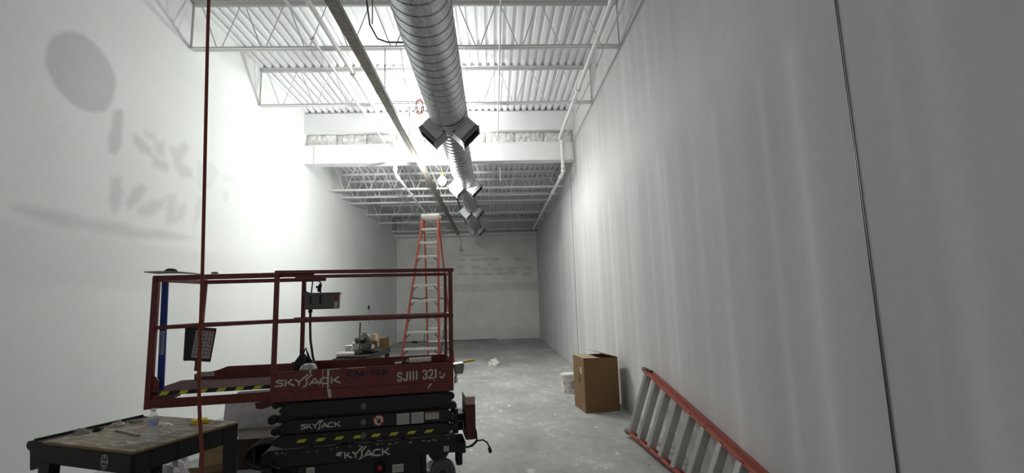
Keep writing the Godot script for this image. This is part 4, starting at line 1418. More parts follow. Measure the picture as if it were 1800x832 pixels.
	for q in [[-2.33, 3.27, 0.3], [-2.27, 3.50, 1.2], [-2.38, 3.30, -0.4]]:
		st = mb()
		bar(st, Vector3(-0.06, 0.003, 0), Vector3(0.0, 0.004, 0.008), 0.012, 0.006)
		bar(st, Vector3(0.0, 0.004, 0.008), Vector3(0.05, 0.003, 0.0), 0.010, 0.006)
		var so := obj("paper_strip", st, M.paper)
		so.position = W(q[0], yt, q[1]); so.rotation.y = q[2]
		tag(so, {0.3: "white paper strip at the foot of the bottle", 1.2: "white paper strip right of the bottle near the cart edge", -0.4: "white paper strip nearest the front of plywood"}[q[2]], "paper strip", "paper strips on the cart")

func lump(rx: float, ry: float, rz: float, sd: int, amt: float) -> SurfaceTool:
	var st := mb()
	var f := FastNoiseLite.new(); f.seed = sd; f.frequency = 1.3
	var P := func(i: int, j: int) -> Vector3:
		var a := TAU * (i % 14) / 14.0
		var b := PI * 0.5 * j / 6.0
		var v := Vector3(cos(a) * cos(b), sin(b), sin(a) * cos(b))
		var k := 1.0 + amt * f.get_noise_3d(v.x * 1.6, v.y * 1.6, v.z * 1.6) * 2.0
		return Vector3(v.x * rx * k, v.y * ry * k, v.z * rz * k)
	for j in 6:
		for i in 14:
			quad(st, P.call(i + 1, j), P.call(i, j), P.call(i, j + 1), P.call(i + 1, j + 1))
	return st

# ---------------------------------------------------------------- step ladders
func build_ladders() -> void:
	var o := thing("step_ladder", "tall orange step ladder standing open behind the lift", "ladder", W(-1.225, 0, 9.3), -0.065)
	var top := 3.36
	var FR := func(s: float, y: float) -> Vector3:
		var k := (top - y) / top
		return Vector3(s * (0.150 + 0.223 * k), y, 0.055 + 1.20 * k)
	var RR := func(s: float, y: float) -> Vector3:
		var k := (top - y) / top
		return Vector3(s * (0.140 + 0.155 * k), y, -0.055 - 1.10 * k)
	var st: SurfaceTool
	for s in [-1.0, 1.0]:
		st = mb()
		bar(st, FR.call(s, 0.03), FR.call(s, top), 0.034, 0.07, Vector3(0, 0, 1), 0.004)
		obj("rail", st, M.fibre_orange, o)
		st = mb()
		bar(st, RR.call(s, 0.03), RR.call(s, top), 0.030, 0.045, Vector3(0, 0, 1), 0.004)
		obj("rail", st, M.fibre_orange, o)
		for q in [FR.call(s, 0.0), RR.call(s, 0.0)]:
			st = mb()
			cbox(st, q + Vector3(0, 0.03, 0), Vector3(0.05, 0.06, 0.08), 0.008)
			obj("foot", st, M.rubber, o)
	for k in 11:
		var y := 3.135 - 0.277 * k
		var a: Vector3 = FR.call(-1.0, y)
		var b: Vector3 = FR.call(1.0, y)
		st = mb()
		cbox(st, (a + b) * 0.5 + Vector3(0, 0, 0.0), Vector3(b.x - a.x - 0.03, 0.012, 0.085), 0.003)
		cbox(st, (a + b) * 0.5 + Vector3(0, -0.014, 0.04), Vector3(b.x - a.x - 0.03, 0.034, 0.006), 0.002)
		cbox(st, (a + b) * 0.5 + Vector3(0, -0.010, -0.04), Vector3(b.x - a.x - 0.03, 0.026, 0.006), 0.002)
		var sp := obj("step", st, M.alu_matte, o)
		if k > 1:
			for s in [-1.0, 1.0]:
				st = mb()
				var p: Vector3 = FR.call(s, y - 0.10)
				bar(st, p - Vector3(s * 0.018, 0, 0), Vector3(p.x - s * 0.10, y - 0.015, a.z), 0.012, 0.012)
				obj("brace", st, M.dark_steel, sp)
		a = RR.call(-1.0, y - 0.03)
		b = RR.call(1.0, y - 0.03)
		st = mb()
		bar(st, a + Vector3(0.015, 0, 0), b - Vector3(0.015, 0, 0), 0.03, 0.026)
		obj("rear_bar", st, M.alu_matte, o)
	st = mb()
	cbox(st, Vector3(0, 3.40, 0), Vector3(0.37, 0.075, 0.19), 0.014)
	cbox(st, Vector3(0, 3.375, 0), Vector3(0.33, 0.07, 0.20), 0.01)
	obj("cap", st, M.plaster, o)
	for s in [-1.0, 1.0]:
		st = mb()
		var a: Vector3 = FR.call(s, 1.80)
		var b: Vector3 = RR.call(s, 1.80)
		var m := (a + b) * 0.5 + Vector3(-s * 0.03, -0.03, 0)
		bar(st, a, m, 0.006, 0.025); bar(st, m, b, 0.006, 0.025)
		obj("spreader", st, M.dark_steel, o)

	# ladder lying on its side against the right wall
	var A0 := Vector3(1.605, 0.060, -5.95)
	var A1 := Vector3(1.755, 0.060, -2.9)
	var B0 := Vector3(1.868, 0.785, -5.95)
	var B1 := Vector3(1.895, 0.305, -2.9)
	var base := Vector3(1.75, 0, -4.4)
	var l := thing("step_ladder", "folded orange step ladder lying on its side against the right wall", "ladder", base)
	var ln := ((A1 + B1) - (A0 + B0)).normalized()
	var nn := ln.cross(B0 - A0).normalized()
	if nn.x < 0: nn = -nn
	A0 -= base; A1 -= base; B0 -= base; B1 -= base
	var off := nn * 0.075
	for q in [[A0, A1], [B0, B1]]:
		st = mb()
		var e: Vector3 = (B0 - A0).normalized()
		# channel rail: web and two lips
		bar(st, q[0], q[1], 0.008, 0.075, nn, 0.003)
		for s in [-1.0, 1.0]:
			var inn: Vector3 = e * (0.014 if q[0] == A0 else -0.014)
			bar(st, q[0] + nn * s * 0.034 + inn, q[1] + nn * s * 0.034 + inn, 0.03, 0.007, nn, 0.002)
		obj("rail", st, M.fibre_orange, l)
		st = mb()
		bar(st, q[0] + off + ln * 0.05, q[1] + off, 0.028, 0.045, nn, 0.004)
		obj("rear_rail", st, M.fibre_orange, l)
		st = mb()
		cbox(st, q[0] - ln * 0.01, Vector3(0.05, 0.085, 0.10), 0.01, aim(q[0], q[1], nn))
		obj("foot", st, M.grey_box, l)
		st = mb()
		cbox(st, q[0] - ln * 0.05, Vector3(0.03, 0.06, 0.05), 0.008, aim(q[0], q[1], nn))
		cbox(st, q[0] + off - ln * 0.02, Vector3(0.036, 0.05, 0.08), 0.008, aim(q[0], q[1], nn))
		obj("foot_pad", st, M.rubber, l)
	for k in 10:
		var t := (0.12 + 0.305 * k) / 3.05
		var a: Vector3 = A0.lerp(A1, t)
		var b: Vector3 = B0.lerp(B1, t)
		var e := (b - a).normalized()
		a += e * 0.02; b -= e * 0.02
		var al := e.cross(nn).normalized()
		if al.z < 0: al = -al    # towards the camera
		var bs := Basis(nn, e, nn.cross(e))
		st = mb()
		cbox(st, (a + b) * 0.5, Vector3(0.075, a.distance_to(b), 0.008), 0.002, bs)
		var sp := obj("step", st, M.alu, l)
		st = mb()
		for g in [[-0.036, 0.066], [0.034, 0.03]]:
			cbox(st, (a + b) * 0.5 + nn * g[0] - al * g[1] * 0.5, Vector3(0.006, a.distance_to(b), g[1]), 0.002, bs)
		for g in 5:
			cbox(st, (a + b) * 0.5 - nn * 0.040 - al * (0.004 + 0.0145 * g), Vector3(0.004, a.distance_to(b), 0.004), 0.001, bs)
		obj("step_edge", st, M.alu, sp)
		st = mb()
		var t2 := t + 0.03
		a = A0.lerp(A1, t2) + off; b = B0.lerp(B1, t2) + off
		bar(st, a, b, 0.026, 0.03, nn)
		obj("rear_bar", st, M.alu, l)
		st = mb()
		for q in [A0.lerp(A1, t), B0.lerp(B1, t)]:
			for g in [-0.018, 0.018]:
				lathe(st, [Vector2(0.006, 0), Vector2(0.005, 0.003), Vector2(0, 0.004)], 8, xf(q - nn * 0.0385 + ln * g + e * (0.012 if q.y < 0.1 else -0.012), Basis(nn.cross(ln), -nn, ln)))
		obj("rivets", st, M.alu, sp).set_meta("kind", "stuff")

# ---------------------------------------------------------------- box and bucket
func build_right_side() -> void:
	var turn := 0.12
	var w := 0.54
	var dp := 0.56
	var h := 0.79
	var X := Vector2(cos(turn), sin(turn))
	var Y := Vector2(-sin(turn), cos(turn))
	var c := Vector2(1.323, 7.237) + X * w * 0.5 + Y * dp * 0.5
	var o := thing("cardboard_box", "tall brown cardboard box standing by the right wall", "box", W(c.x, 0, c.y), turn)
	var st := mb()
	var t := 0.006
	for s in [-1.0, 1.0]:
		box(st, Vector3(0, h * 0.5, s * (dp * 0.5 - t * 0.5)), Vector3(w, h, t))
		box(st, Vector3(s * (w * 0.5 - t * 0.5), h * 0.5, 0), Vector3(t, h, dp - t * 2))
	box(st, Vector3(0, t * 0.5, 0), Vector3(w, t, dp))
	var body := obj("box_body", st, M.cardboard, o)
	# flaps: left one closed, right one lifted, ends tucked
	st = mb()
	box(st, Vector3(-w * 0.25 - 0.01, h + 0.004, 0.0), Vector3(w * 0.5 - 0.02, 0.006, dp), Basis(Vector3(0, 0, 1), -0.03))
	obj("flap", st, M.cardboard_pale, o)
	st = mb()
	box(st, Vector3(w * 0.5 - cos(0.25) * w * 0.26, h + 0.005 + sin(0.25) * w * 0.26, 0.0), Vector3(w * 0.52, 0.006, dp * 0.99), Basis(Vector3(0, 0, 1), -0.25))
	obj("flap", st, M.cardboard_pale, o)
	for s in [-1.0, 1.0]:
		st = mb()
		box(st, Vector3(0, h - 0.03, s * (dp * 0.5 - 0.12)), Vector3(w - 0.03, 0.005, 0.22), Basis(Vector3(1, 0, 0), s * 0.12))
		obj("inner_flap", st, M.cardboard, o)
	st = mb()
	box(st, Vector3(-w * 0.5 - 0.001, 0.60, 0.13), Vector3(0.002, 0.10, 0.05))
	obj("label", st, M.paper, body)
	st = mb()
	for k in 3:
		box(st, Vector3(-w * 0.5 - 0.001, 0.48 - k * 0.035, 0.05 - k * 0.01), Vector3(0.002, 0.024, 0.10 - 0.02 * k))
	box(st, Vector3(-w * 0.5 - 0.001, 0.54, 0.04), Vector3(0.002, 0.04, 0.05))
	obj("print", st, M.brown_dark, body)
	st = mb()
	box(st, Vector3(-w * 0.5 - 0.001, 0.06, 0.18), Vector3(0.002, 0.12, 0.05))
	obj("tape", st, M.tape, body)
	# bucket
	var b := thing("plastic_bucket", "white plaster-spattered bucket with lid next to the cardboard box", "bucket", W(1.32, 0, 8.85))
	st = mb()
	lathe(st, [Vector2(0, 0.0), Vector2(0.118, 0.0), Vector2(0.121, 0.006), Vector2(0.134, 0.25), Vector2(0.145, 0.252), Vector2(0.146, 0.275), Vector2(0.136, 0.278), Vector2(0.138, 0.325)], 36)
	obj("bucket_body", st, M.bucket, b)
	st = mb()
	lathe(st, [Vector2(0.140, 0.300), Vector2(0.150, 0.302), Vector2(0.152, 0.335), Vector2(0.142, 0.342), Vector2(0.13, 0.334), Vector2(0, 0.334)], 36)
	obj("lid", st, M.bucket, b)
	st = mb()
	var pts := []
	for k in 17:
		var a := PI * k / 16.0
		pts.append(Vector3(cos(a) * 0.152, 0.29 + sin(a) * 0.165, 0.02))
	tube(st, pts, 0.003, 6)
	obj("handle", st, M.wire, b)
	st = mb()
	tube(st, [pts[6], pts[7], pts[8], pts[9], pts[10]], 0.009, 8)
	obj("grip", st, M.bucket, b)
	st = mb()
	var rng := RandomNumberGenerator.new(); rng.seed = 23
	for k in 16:
		var a := rng.randf_range(-0.9, 0.9) + PI / 2
		var y := rng.randf_range(0.02, 0.2)
		var r := 0.121 + 0.013 * y / 0.25 + 0.0005
		var bs := Basis(Vector3.UP, PI / 2 - a)
		var poly := []
		for j in 7: poly.append(Vector2(cos(TAU * j / 7), sin(TAU * j / 7)) * rng.randf_range(0.006, 0.02))
		prism(st, poly, 0.001, xf(Vector3(cos(a) * r, y, sin(a) * r), bs))
	obj("dried_spatter", st, M.grey_board, b).set_meta("kind", "stuff")
	st = mb()
	lathe_part(st, 0.1305, 0.134, 0.08, 0.22, PI * 0.12, PI * 0.42)
	obj("bucket_label", st, mat(Color(0.62, 0.60, 0.58), 0.6), b)

func lathe_part(st: SurfaceTool, r0: float, r1: float, y0: float, y1: float, a0: float, a1: float) -> void:
	for k in 10:
		var b0 := lerpf(a0, a1, k / 10.0)
		var b1 := lerpf(a0, a1, (k + 1) / 10.0)
		quad(st, Vector3(cos(b1) * r0, y0, sin(b1) * r0), Vector3(cos(b0) * r0, y0, sin(b0) * r0), Vector3(cos(b0) * r1, y1, sin(b0) * r1), Vector3(cos(b1) * r1, y1, sin(b1) * r1))

# ---------------------------------------------------------------- cart with the mitre saw, behind the lift
func build_far_cart() -> void:
	var cx := -2.40
	var cd := 9.02
	var o := thing("utility_cart", "black cart carrying a mitre saw and boxes behind the lift", "cart", W(cx, 0, cd))
	var st := mb()
	for s in [-1.0, 1.0]:
		cbox(st, Vector3(s * 0.24, 0.785, 0), Vector3(0.03, 0.12, 1.80), 0.006)
		cbox(st, Vector3(0, 0.785, s * 0.885), Vector3(0.50, 0.12, 0.03), 0.006)
	cbox(st, Vector3(0, 0.835, 0), Vector3(0.50, 0.02, 1.80), 0.005)
	obj("top_frame", st, M.black, o)
	for sx in [-1.0, 1.0]:
		for sz in [-1.0, 1.0]:
			st = mb()
			cbox(st, Vector3(sx * 0.20, 0.37, sz * 0.84), Vector3(0.08, 0.74, 0.08), 0.01)
			obj("leg", st, M.black, o)
	st = mb()
	cbox(st, Vector3(-0.20, 0.80, 0.93), Vector3(0.20, 0.05, 0.09), 0.015)
	obj("handle_tray", st, M.black, o)
	var y := 0.846
	# mitre saw
	var s := thing("mitre_saw", "mitre saw with round blade guard on the far black cart", "saw", W(-2.31, y, 8.62), 0.85)
	st = mb()
	cbox(st, Vector3(0, 0.025, 0), Vector3(0.42, 0.05, 0.22), 0.01)
	lathe(st, [Vector2(0.0, 0.05), Vector2(0.15, 0.05), Vector2(0.15, 0.07), Vector2(0, 0.07)], 28, xf(Vector3(0, 0, 0.03)))
	obj("saw_base", st, M.black, s)
	st = mb()
	cbox(st, Vector3(-0.13, 0.095, -0.05), Vector3(0.18, 0.06, 0.015), 0.004)
	cbox(st, Vector3(0.13, 0.095, -0.05), Vector3(0.18, 0.06, 0.015), 0.004)
	obj("fence", st, M.galv_plate, s)
	st = mb()
	lathe(st, [Vector2(0, -0.03), Vector2(0.15, -0.03), Vector2(0.155, -0.02), Vector2(0.155, 0.02), Vector2(0.15, 0.03), Vector2(0, 0.03)], 30, xf(Vector3(0.03, 0.19, -0.02), Basis(Vector3(0, 0, 1), PI / 2)))
	obj("blade_guard", st, M.grey_box, s)
	st = mb()
	lathe(st, [Vector2(0, -0.004), Vector2(0.125, -0.003), Vector2(0.125, 0.003), Vector2(0, 0.004)], 30, xf(Vector3(0.07, 0.185, -0.02), Basis(Vector3(0, 0, 1), PI / 2)))
	obj("blade", st, M.alu, s)
	st = mb()
	tube(st, [Vector3(-0.02, 0.22, -0.02), Vector3(-0.17, 0.23, -0.02)], 0.05, 14)
	obj("motor", st, M.black, s)
	st = mb()
	tube(st, [Vector3(0.03, 0.30, 0.05), Vector3(0.03, 0.345, 0.0), Vector3(0.03, 0.35, -0.08), Vector3(0.03, 0.29, -0.14), Vector3(0.03, 0.18, -0.16), Vector3(0.03, 0.06, -0.14)], 0.022, 10)
	obj("arm", st, M.grey_box, s)
	# boxes at the far end
	for q in [[-2.39, 9.50, 0.15, 0.13, 0.10, 0.3, "lower small brown carton beside the mitre saw on cart", M.cardboard, y], [-2.385, 9.50, 0.13, 0.11, 0.12, -0.2, "orange brown carton stacked on the lower carton on cart", M.orange_carton if M.has("orange_carton") else M.cardboard_pale, y + 0.150], [-2.21, 9.70, 0.19, 0.17, 0.16, 0.1, "open brown carton at the far end of the saw cart", M.cardboard, y]]:
		var bx := thing("small_carton", q[6], "box", W(q[0], q[8], q[1]), q[5], "cartons on the saw cart")
		st = mb()
		var a: float = q[2]
		for sd in [-1.0, 1.0]:
			box(st, Vector3(0, q[3] * 0.5, sd * (q[4] * 0.5 - 0.003)), Vector3(a, q[3], 0.005))
			box(st, Vector3(sd * (a * 0.5 - 0.003), q[3] * 0.5, 0), Vector3(0.005, q[3], q[4]))
		box(st, Vector3(0, 0.003, 0), Vector3(a, 0.005, q[4]))
		obj("carton_body", st, q[7], bx)
		st = mb()
		box(st, Vector3(-a * 0.25, q[3] + 0.008, 0), Vector3(a * 0.5, 0.004, q[4]), Basis(Vector3(0, 0, 1), 0.12))
		box(st, Vector3(a * 0.25, q[3] + (0.03 if q[6].begins_with("open") else 0.008), 0), Vector3(a * 0.5, 0.004, q[4]), Basis(Vector3(0, 0, 1), 0.6 if q[6].begins_with("open") else -0.06))
		obj("carton_flap", st, q[7], bx)
	# white packing and plastic tubs at the near end
	st = mb()
	cbox(st, Vector3(0, 0.03, 0), Vector3(0.26, 0.06, 0.20), 0.012)
	cbox(st, Vector3(-0.05, 0.055, 0.04), Vector3(0.14, 0.03, 0.10), 0.01)
	var pk := obj("foam_block", st, M.paper)
	pk.position = W(-2.55, y, 8.27)
	tag(pk, "white foam packing block at the near end of saw cart", "packing")
	for q in [[-2.60, 8.62, 0.10, 0.13, "grey plastic tub behind the foam block on saw cart"], [-2.53, 8.80, 0.095, 0.16, "pale square tub behind the grey tub on saw cart"]]:
		var tb := thing("plastic_tub", q[4], "tub", W(q[0], y, q[1]), 0.2, "tubs on the saw cart")
		st = mb()
		prism(st, [Vector2(-q[2] * 0.42, 0), Vector2(q[2] * 0.42, 0), Vector2(q[2] * 0.5, q[3]), Vector2(-q[2] * 0.5, q[3])], 0.12, xf(Vector3(0, 0, -0.06)))
		obj("tub_body", st, M.galv_plate if q[0] < -2.55 else M.paper, tb)
		st = mb()
		cbox(st, Vector3(0, q[3] + 0.008, 0), Vector3(q[2] + 0.015, 0.016, 0.135), 0.004)
		obj("tub_lid", st, M.bucket, tb)
	st = mb()
	tube(st, [Vector3(0, 0, 0), Vector3(0.01, 0.55, -0.02)], 0.013, 10)
	var po := obj("broom_handle", st, mat(Color(0.30, 0.31, 0.22), 0.6))
	po.position = W(-2.345, y, 8.36)
	tag(po, "dark broom handle standing up beside the mitre saw", "handle")
	st = mb()
	cbox(st, Vector3(0, 0.012, 0), Vector3(0.07, 0.024, 0.05), 0.006, Basis(Vector3.UP, 0.3))
	cbox(st, Vector3(0.02, 0.02, 0.01), Vector3(0.02, 0.07, 0.02), 0.004, Basis(Vector3(0, 0, 1), 0.4))
	var yy := obj("yellow_clamp", st, M.yellow_plastic)
	yy.position = W(-2.40, y + 0.0, 8.80)
	tag(yy, "small yellow clamp lying behind the mitre saw", "clamp")

# ---------------------------------------------------------------- stored things under and behind the lift
func build_behind_lift() -> void:
	# dark open crate
	var o := thing("wooden_crate", "dark brown open crate on the floor behind the lift", "crate", W(-2.68, 0, 5.62), 0.10)
	var st := mb()
	cbox(st, Vector3(0, 0.30, 0), Vector3(0.98, 0.025, 0.5), 0.004)
	obj("crate_top", st, M.brown_dark, o)
	for s in [-1.0, 1.0]:
		st = mb()
		cbox(st, Vector3(s * 0.475, 0.145, 0), Vector3(0.03, 0.285, 0.48), 0.004)
		obj("crate_side", st, M.brown_dark, o)
	st = mb()
	cbox(st, Vector3(0, 0.145, -0.23), Vector3(0.92, 0.285, 0.02), 0.004)
	obj("crate_back", st, M.brown_dark, o)
	st = mb()
	cbox(st, Vector3(-0.2, 0.145, 0.23), Vector3(0.53, 0.285, 0.02), 0.004)
	obj("crate_front", st, M.brown_dark, o)
	# white sheet standing behind it, top edge torn
	st = mb()
	prism(st, [Vector2(-0.55, 0), Vector2(0.75, 0), Vector2(0.75, 0.70), Vector2(0.1, 0.71), Vector2(-0.40, 0.69), Vector2(-0.44, 0.66), Vector2(-0.47, 0.672), Vector2(-0.49, 0.64), Vector2(-0.53, 0.655), Vector2(-0.55, 0.60)], 0.013, Transform3D.IDENTITY)
	var sh := obj("drywall_offcut", st, M.sheet_white)
	sh.position = W(-2.75, 0.0, 6.02); sh.rotation = Vector3(-0.10, 0.0, 0)
	tag(sh, "white wallboard offcut with torn edge leaning behind the dark crate", "board")
	# hose coil and cable reel in front of the crate
	st = mb()
	for k in 4:
		var pts := []
		for j in 29:
			var a := TAU * j / 28.0
			pts.append(Vector3(cos(a) * (0.16 + 0.012 * k), 0.18 + sin(a) * (0.155 - 0.01 * k), 0.028 * k))
		tube(st, pts, 0.014, 8, false)
	var hc := obj("hose_coil", st, M.rubber)
	hc.position = W(-2.40, 0.005, 5.26); hc.rotation.y = 0.2
	tag(hc, "black hose coil leaning on the dark crate by the lift", "hose")
	var rl := thing("cable_reel", "small grey cable reel beside the lift's left wheel", "reel", W(-2.20, 0, 5.06), 0.2)
	st = mb()
	for z in [0.0, 0.10]:
		lathe(st, [Vector2(0.04, 0), Vector2(0.13, 0.0), Vector2(0.135, 0.006), Vector2(0.13, 0.012), Vector2(0.04, 0.012)], 28, xf(Vector3(0, 0.135, z), Basis(Vector3.RIGHT, PI / 2)))
	obj("reel_flange", st, M.grey_box, rl)
	st = mb()
	lathe(st, [Vector2(0.09, 0.0), Vector2(0.09, 0.1)], 24, xf(Vector3(0, 0.135, 0.008), Basis(Vector3.RIGHT, PI / 2)))
	obj("wound_cable", st, M.rubber, rl)
	# under-the-cart pile
	st = lump(0.16, 0.38, 0.20, 77, 0.12)
	var bg := obj("plaster_bag", st, M.sheet_white)
	bg.position = W(-2.93, 0, 4.60)
	tag(bg, "grey white plaster bag slumped on the floor under the lift", "bag")
	var wb := thing("white_carton", "white carton with round print behind the cart", "box", W(-2.62, 0, 4.84), 0.15)
	st = mb()
	cbox(st, Vector3(0, 0.225, 0), Vector3(0.19, 0.45, 0.16), 0.004)
	obj("carton_body", st, M.sheet_white, wb)
	st = mb()
	prism(st, disc(0.028, 20), 0.001, xf(Vector3(0.0, 0.385, 0.0802)))
	obj("print", st, M.grey_box, wb)
	var cbx := thing("cardboard_box", "open brown cardboard box on the floor behind the foreground cart", "box", W(-2.53, 0, 4.53), 0.2)
	st = mb()
	for s in [-1.0, 1.0]:
		box(st, Vector3(0, 0.15, s * 0.115), Vector3(0.28, 0.30, 0.006))
		box(st, Vector3(s * 0.137, 0.15, 0), Vector3(0.006, 0.30, 0.23))
	box(st, Vector3(0, 0.003, 0), Vector3(0.28, 0.006, 0.23))
	obj("box_body", st, M.cardboard, cbx)
	st = mb()
	box(st, Vector3(0.0, 0.33, 0.16), Vector3(0.28, 0.12, 0.005), Basis(Vector3(1, 0, 0), 0.9))
	obj("flap", st, M.cardboard_pale, cbx)
	st = mb()
	box(st, Vector3(0.0, 0.37, -0.09), Vector3(0.27, 0.15, 0.005), Basis(Vector3(1, 0, 0), -0.3))
	obj("flap", st, M.cardboard_pale, cbx)
	var ps := thing("battery_charger", "pale battery charger on the floor between cart and lift", "charger", W(-2.26, 0, 4.34), 0.2)
	st = mb()
	cbox(st, Vector3(0, 0.125, 0), Vector3(0.13, 0.25, 0.12), 0.02)
	obj("charger_body", st, M.grey_box, ps)
	st = mb()
	for k in 5: box(st, Vector3(-0.04 + k * 0.02, 0.251, 0.0), Vector3(0.012, 0.006, 0.09))
	box(st, Vector3(0, 0.248, 0), Vector3(0.115, 0.004, 0.105))
	obj("vents", st, M.paper, ps)
	for q in [[-2.13, 4.33, "orange tool standing left of the two beside the lift wheel"], [-2.02, 4.26, "orange tool standing right of the two beside the lift wheel"]]:
		var tl := thing("orange_tool", q[2], "tool", W(q[0], 0, q[1]), 0.4, "orange tools beside the lift")
		st = mb()
		lathe(st, [Vector2(0, 0.0), Vector2(0.045, 0.0), Vector2(0.045, 0.16), Vector2(0.03, 0.18), Vector2(0, 0.18)], 16)
		obj("tool_body", st, M.black_plain, tl)
		st = mb()
		lathe(st, [Vector2(0.032, 0.17), Vector2(0.036, 0.20), Vector2(0.036, 0.25), Vector2(0.025, 0.27), Vector2(0, 0.272)], 16)
		obj("tool_cap", st, M.orange_tool, tl)

# a point of the lift in the world
func LW(s: float, h: float, w: float) -> Vector3:
	var th := 0.172
	var p := Vector2(-0.411, 4.698) + Vector2(cos(th), sin(th)) * s + Vector2(-sin(th), cos(th)) * w
	return W(p.x, h, p.y)

# ---------------------------------------------------------------- loose things on the lift
func build_lift_items() -> void:
	var th := 0.172
	# bent board on the left corner of the top rail
	var st := mb()
	var prev := []
	for k in 9:
		var u := k / 8.0
		var x := -0.20 + 0.40 * u
		var yb := 0.026 * pow(u, 0.0) - 0.02 * u + 0.010 * sin(u * PI)
		prev.append(Vector3(x, yb, 0))
	for k in 8:
		var a: Vector3 = prev[k]
		var b: Vector3 = prev[k + 1]
		bar(st, a, b, 0.22, 0.009, Vector3.UP)
	var bd := obj("board_scrap", st, M.grey_board)
	bd.position = LW(-2.48, 2.012, 0.09); bd.rotation.y = th
	tag(bd, "bent grey board scrap resting on the lift's left top rail", "board")
	st = mb()
	lathe(st, [Vector2(0, 0), Vector2(0.048, 0), Vector2(0.05, 0.008), Vector2(0.035, 0.022), Vector2(0.02, 0.027), Vector2(0, 0.028)], 24)
	var rk := obj("tape_roll", st, M.rubber)
	rk.position = LW(-2.52, 2.046, 0.09)
	tag(rk, "flat black tape roll on the bent board scrap", "tape roll")
	st = mb()
	lathe(st, [Vector2(0, 0), Vector2(0.03, 0), Vector2(0.032, 0.006), Vector2(0.02, 0.016), Vector2(0, 0.017)], 20)
	var yk := obj("tape_roll", st, mat(Color(0.42, 0.37, 0.10), 0.6))
	yk.position = LW(-2.15, 2.018, 0.055)
	tag(yk, "small yellow black roll on the lift's near top rail", "tape roll")
	# blue spirit level
	var lv := thing("spirit_level", "long blue spirit level propped upright in the lift basket", "level", LW(-2.565, 1.009, 0.15), th)
	st = mb()
	bar(st, Vector3(0, 0, 0), Vector3(-0.035, 0.985, -0.03), 0.024, 0.052, Vector3(1, 0, 0), 0.004)
	obj("level_body", st, M.blue, lv)
	st = mb()
	bar(st, Vector3(-0.010, 0.30, 0.0045), Vector3(-0.017, 0.51, -0.0015), 0.026, 0.036, Vector3(1, 0, 0), 0.001)
	obj("label", st, printed(91, 20, 64, Color(0.55, 0.58, 0.66), Color(0.16, 0.24, 0.45), 10, Color(0, 0, 0, 0)), lv)
	# paint roller on the near toe board
	var rl := thing("paint_roller", "beige paint roller with black handle on the lift's toe board", "roller", LW(-0.36, 1.124, 0.04), th)
	st = mb()
	tube(st, [Vector3(-0.06, 0.030, 0), Vector3(0.15, 0.034, 0)], 0.025, 16)
	obj("roller_cover", st, M.plaster, rl)
	st = mb()
	tube(st, [Vector3(-0.06, 0.03, 0), Vector3(-0.08, 0.032, 0), Vector3(-0.11, 0.022, -0.02)], 0.004, 6)
	cbox(st, Vector3(-0.075, 0.028, 0), Vector3(0.016, 0.03, 0.016), 0.003)
	obj("frame", st, M.wire, rl)
	st = mb()
	tube(st, [Vector3(-0.10, 0.02, -0.02), Vector3(-0.20, 0.017, -0.035)], 0.016, 10)
	obj("handle", st, M.rubber, rl)
	st = mb()
	cbox(st, Vector3(-0.16, 0.016, 0.008), Vector3(0.07, 0.018, 0.02), 0.004, Basis(Vector3(0, 0, 1), 0.1))
	obj("bristle", st, M.paper, rl)
	# mud pan and taping knife on the right end
	st = mb()
	prism(st, [Vector2(-0.035, 0), Vector2(0.035, 0.0), Vector2(0.05, 0.09), Vector2(-0.05, 0.09)], 0.18, xf(Vector3(0, 0, -0.09)))
	var mp := obj("mud_pan", st, mat(Color(0.50, 0.49, 0.47), 0.5, 0.3))
	mp.position = LW(0.062, 1.0, 0.14); mp.rotation.y = th
	tag(mp, "grey metal mud pan hung on the lift's right end", "mud pan")
	var kn := thing("taping_knife", "taping knife with yellow handle at the lift's right end", "knife", LW(0.115, 1.092, 0.12), th)
	st = mb()
	cbox(st, Vector3(0.05, 0.018, 0), Vector3(0.13, 0.022, 0.035), 0.009, Basis(Vector3(0, 0, 1), 0.13))
	obj("handle", st, M.yellow_plastic, kn)
	st = mb()
	cbox(st, Vector3(-0.06, 0.003, 0), Vector3(0.10, 0.003, 0.10), 0.001, Basis(Vector3(0, 0, 1), 0.1))
	obj("blade", st, M.alu, kn)
	st = mb()
	cbox(st, Vector3(0, 0.03, 0), Vector3(0.03, 0.06, 0.03), 0.008)
	tube(st, [Vector3(0.0, 0.05, 0), Vector3(0.02, 0.09, 0), Vector3(0.0, 0.12, 0)], 0.006, 6)
	var cl := obj("spring_clamp", st, M.alu)
	cl.position = LW(0.035, 0.90, 0.16); cl.rotation.y = th
	tag(cl, "small metal clamp under the mud pan on the lift", "clamp")
	# tool bag and reel on the lift deck
	st = lump(0.12, 0.20, 0.10, 12, 0.25)
	var bg := obj("tool_bag", st, M.rubber)
	bg.position = LW(-1.46, 1.009, 0.52)
	tag(bg, "black tool bag on the lift deck below the control box", "bag")
	var tm := thing("putty_drum", "round grey tool drum standing inside the lift's near panel", "drum", LW(-1.34, 0.971, 0.13), th)
	st = mb()
	lathe(st, [Vector2(0, 0), Vector2(0.07, 0.0), Vector2(0.078, 0.06), Vector2(0.078, 0.15), Vector2(0.06, 0.185), Vector2(0.03, 0.195), Vector2(0, 0.195)], 24)
	obj("drum_body", st, M.galv_plain, tm)
	st = mb()
	tube(st, [Vector3(-0.06, 0.18, 0), Vector3(-0.055, 0.28, 0), Vector3(-0.03, 0.34, 0), Vector3(-0.01, 0.28, 0), Vector3(0.02, 0.2, 0)], 0.010, 8)
	obj("drum_handle", st, M.rubber, tm)

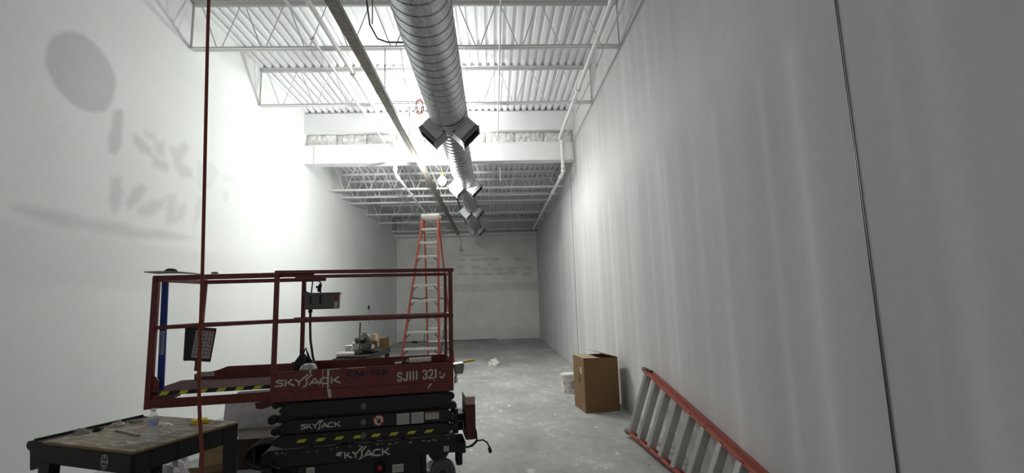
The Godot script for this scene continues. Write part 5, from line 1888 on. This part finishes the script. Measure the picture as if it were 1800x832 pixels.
# ---------------------------------------------------------------- foreground cord and far odds and ends
func build_small() -> void:
	var st := mb()
	var key := [[-0.99, 6.19], [-0.96, 3.6], [-0.939, 2.735], [-0.931, 2.490], [-0.918, 2.141], [-0.910, 1.920], [-0.904, 1.742], [-0.901, 1.587], [-0.896, 1.436], [-0.886, 1.354], [-0.877, 1.289], [-0.872, 1.222], [-0.86, 0.8], [-0.88, 0.3], [-0.88, 0.04]]
	var cv := Curve3D.new()
	for k in key.size():
		var t := Vector3.ZERO
		if k > 0 and k < key.size() - 1:
			t = (W(key[k + 1][0], key[k + 1][1], 1.5) - W(key[k - 1][0], key[k - 1][1], 1.5)) / 6.0
		cv.add_point(W(key[k][0], key[k][1], 1.5), -t, t)
	var pts := []
	for k in 61: pts.append(cv.sample_baked(cv.get_baked_length() * k / 60.0))
	for k in 20:
		var a := TAU * k / 14.0
		pts.append(W(-0.88 + 0.16 * sin(a), 0.012, 1.5 - 0.16 * (1 - cos(a))))
	tube(st, pts, 0.0052, 8)
	tag(obj("extension_cord", st, M.cord_orange), "rust orange extension cord hanging down in the foreground", "cord")
	# cable stubs at the foot of the back wall
	st = mb()
	tube(st, [W(-3.12, 0.01, 21.15), W(-3.10, 0.35, 21.2), W(-3.02, 0.5, 21.22), W(-3.0, 0.9, 21.25)], 0.012, 6)
	tag(obj("cable_stub", st, M.cord_black), "black cable stub at the foot of the back wall", "cable")
	st = lump(0.14, 0.07, 0.08, 31, 0.5)
	var d1 := obj("debris_pile", st, M.black_plain)
	d1.position = W(-3.5, 0, 20.9)
	tag(d1, "small dark debris heap at the foot of the back wall", "debris")
	# outlet with a loose wire on the left wall
	var ob := thing("outlet_box", "small open outlet box with dangling wire on left wall", "outlet", W(XL + 0.02, 1.60, 16.5))
	st = mb()
	cbox(st, Vector3(0, 0, 0), Vector3(0.04, 0.12, 0.10), 0.004)
	obj("box_body", st, M.black_plain, ob)
	st = mb()
	tube(st, [Vector3(0.02, -0.03, 0), Vector3(0.05, -0.15, 0.02), Vector3(0.03, -0.4, 0.1), Vector3(0.05, -0.6, 0.05)], 0.006, 6)
	obj("wire", st, M.cord_black, ob)
	# a crumple of white plastic on the floor near the back
	st = lump(0.13, 0.16, 0.10, 55, 0.5)
	var cp := obj("plastic_scrap", st, M.paper)
	cp.position = W(-0.05, 0, 12.8)
	tag(cp, "crumpled white plastic scrap on the concrete floor", "scrap")
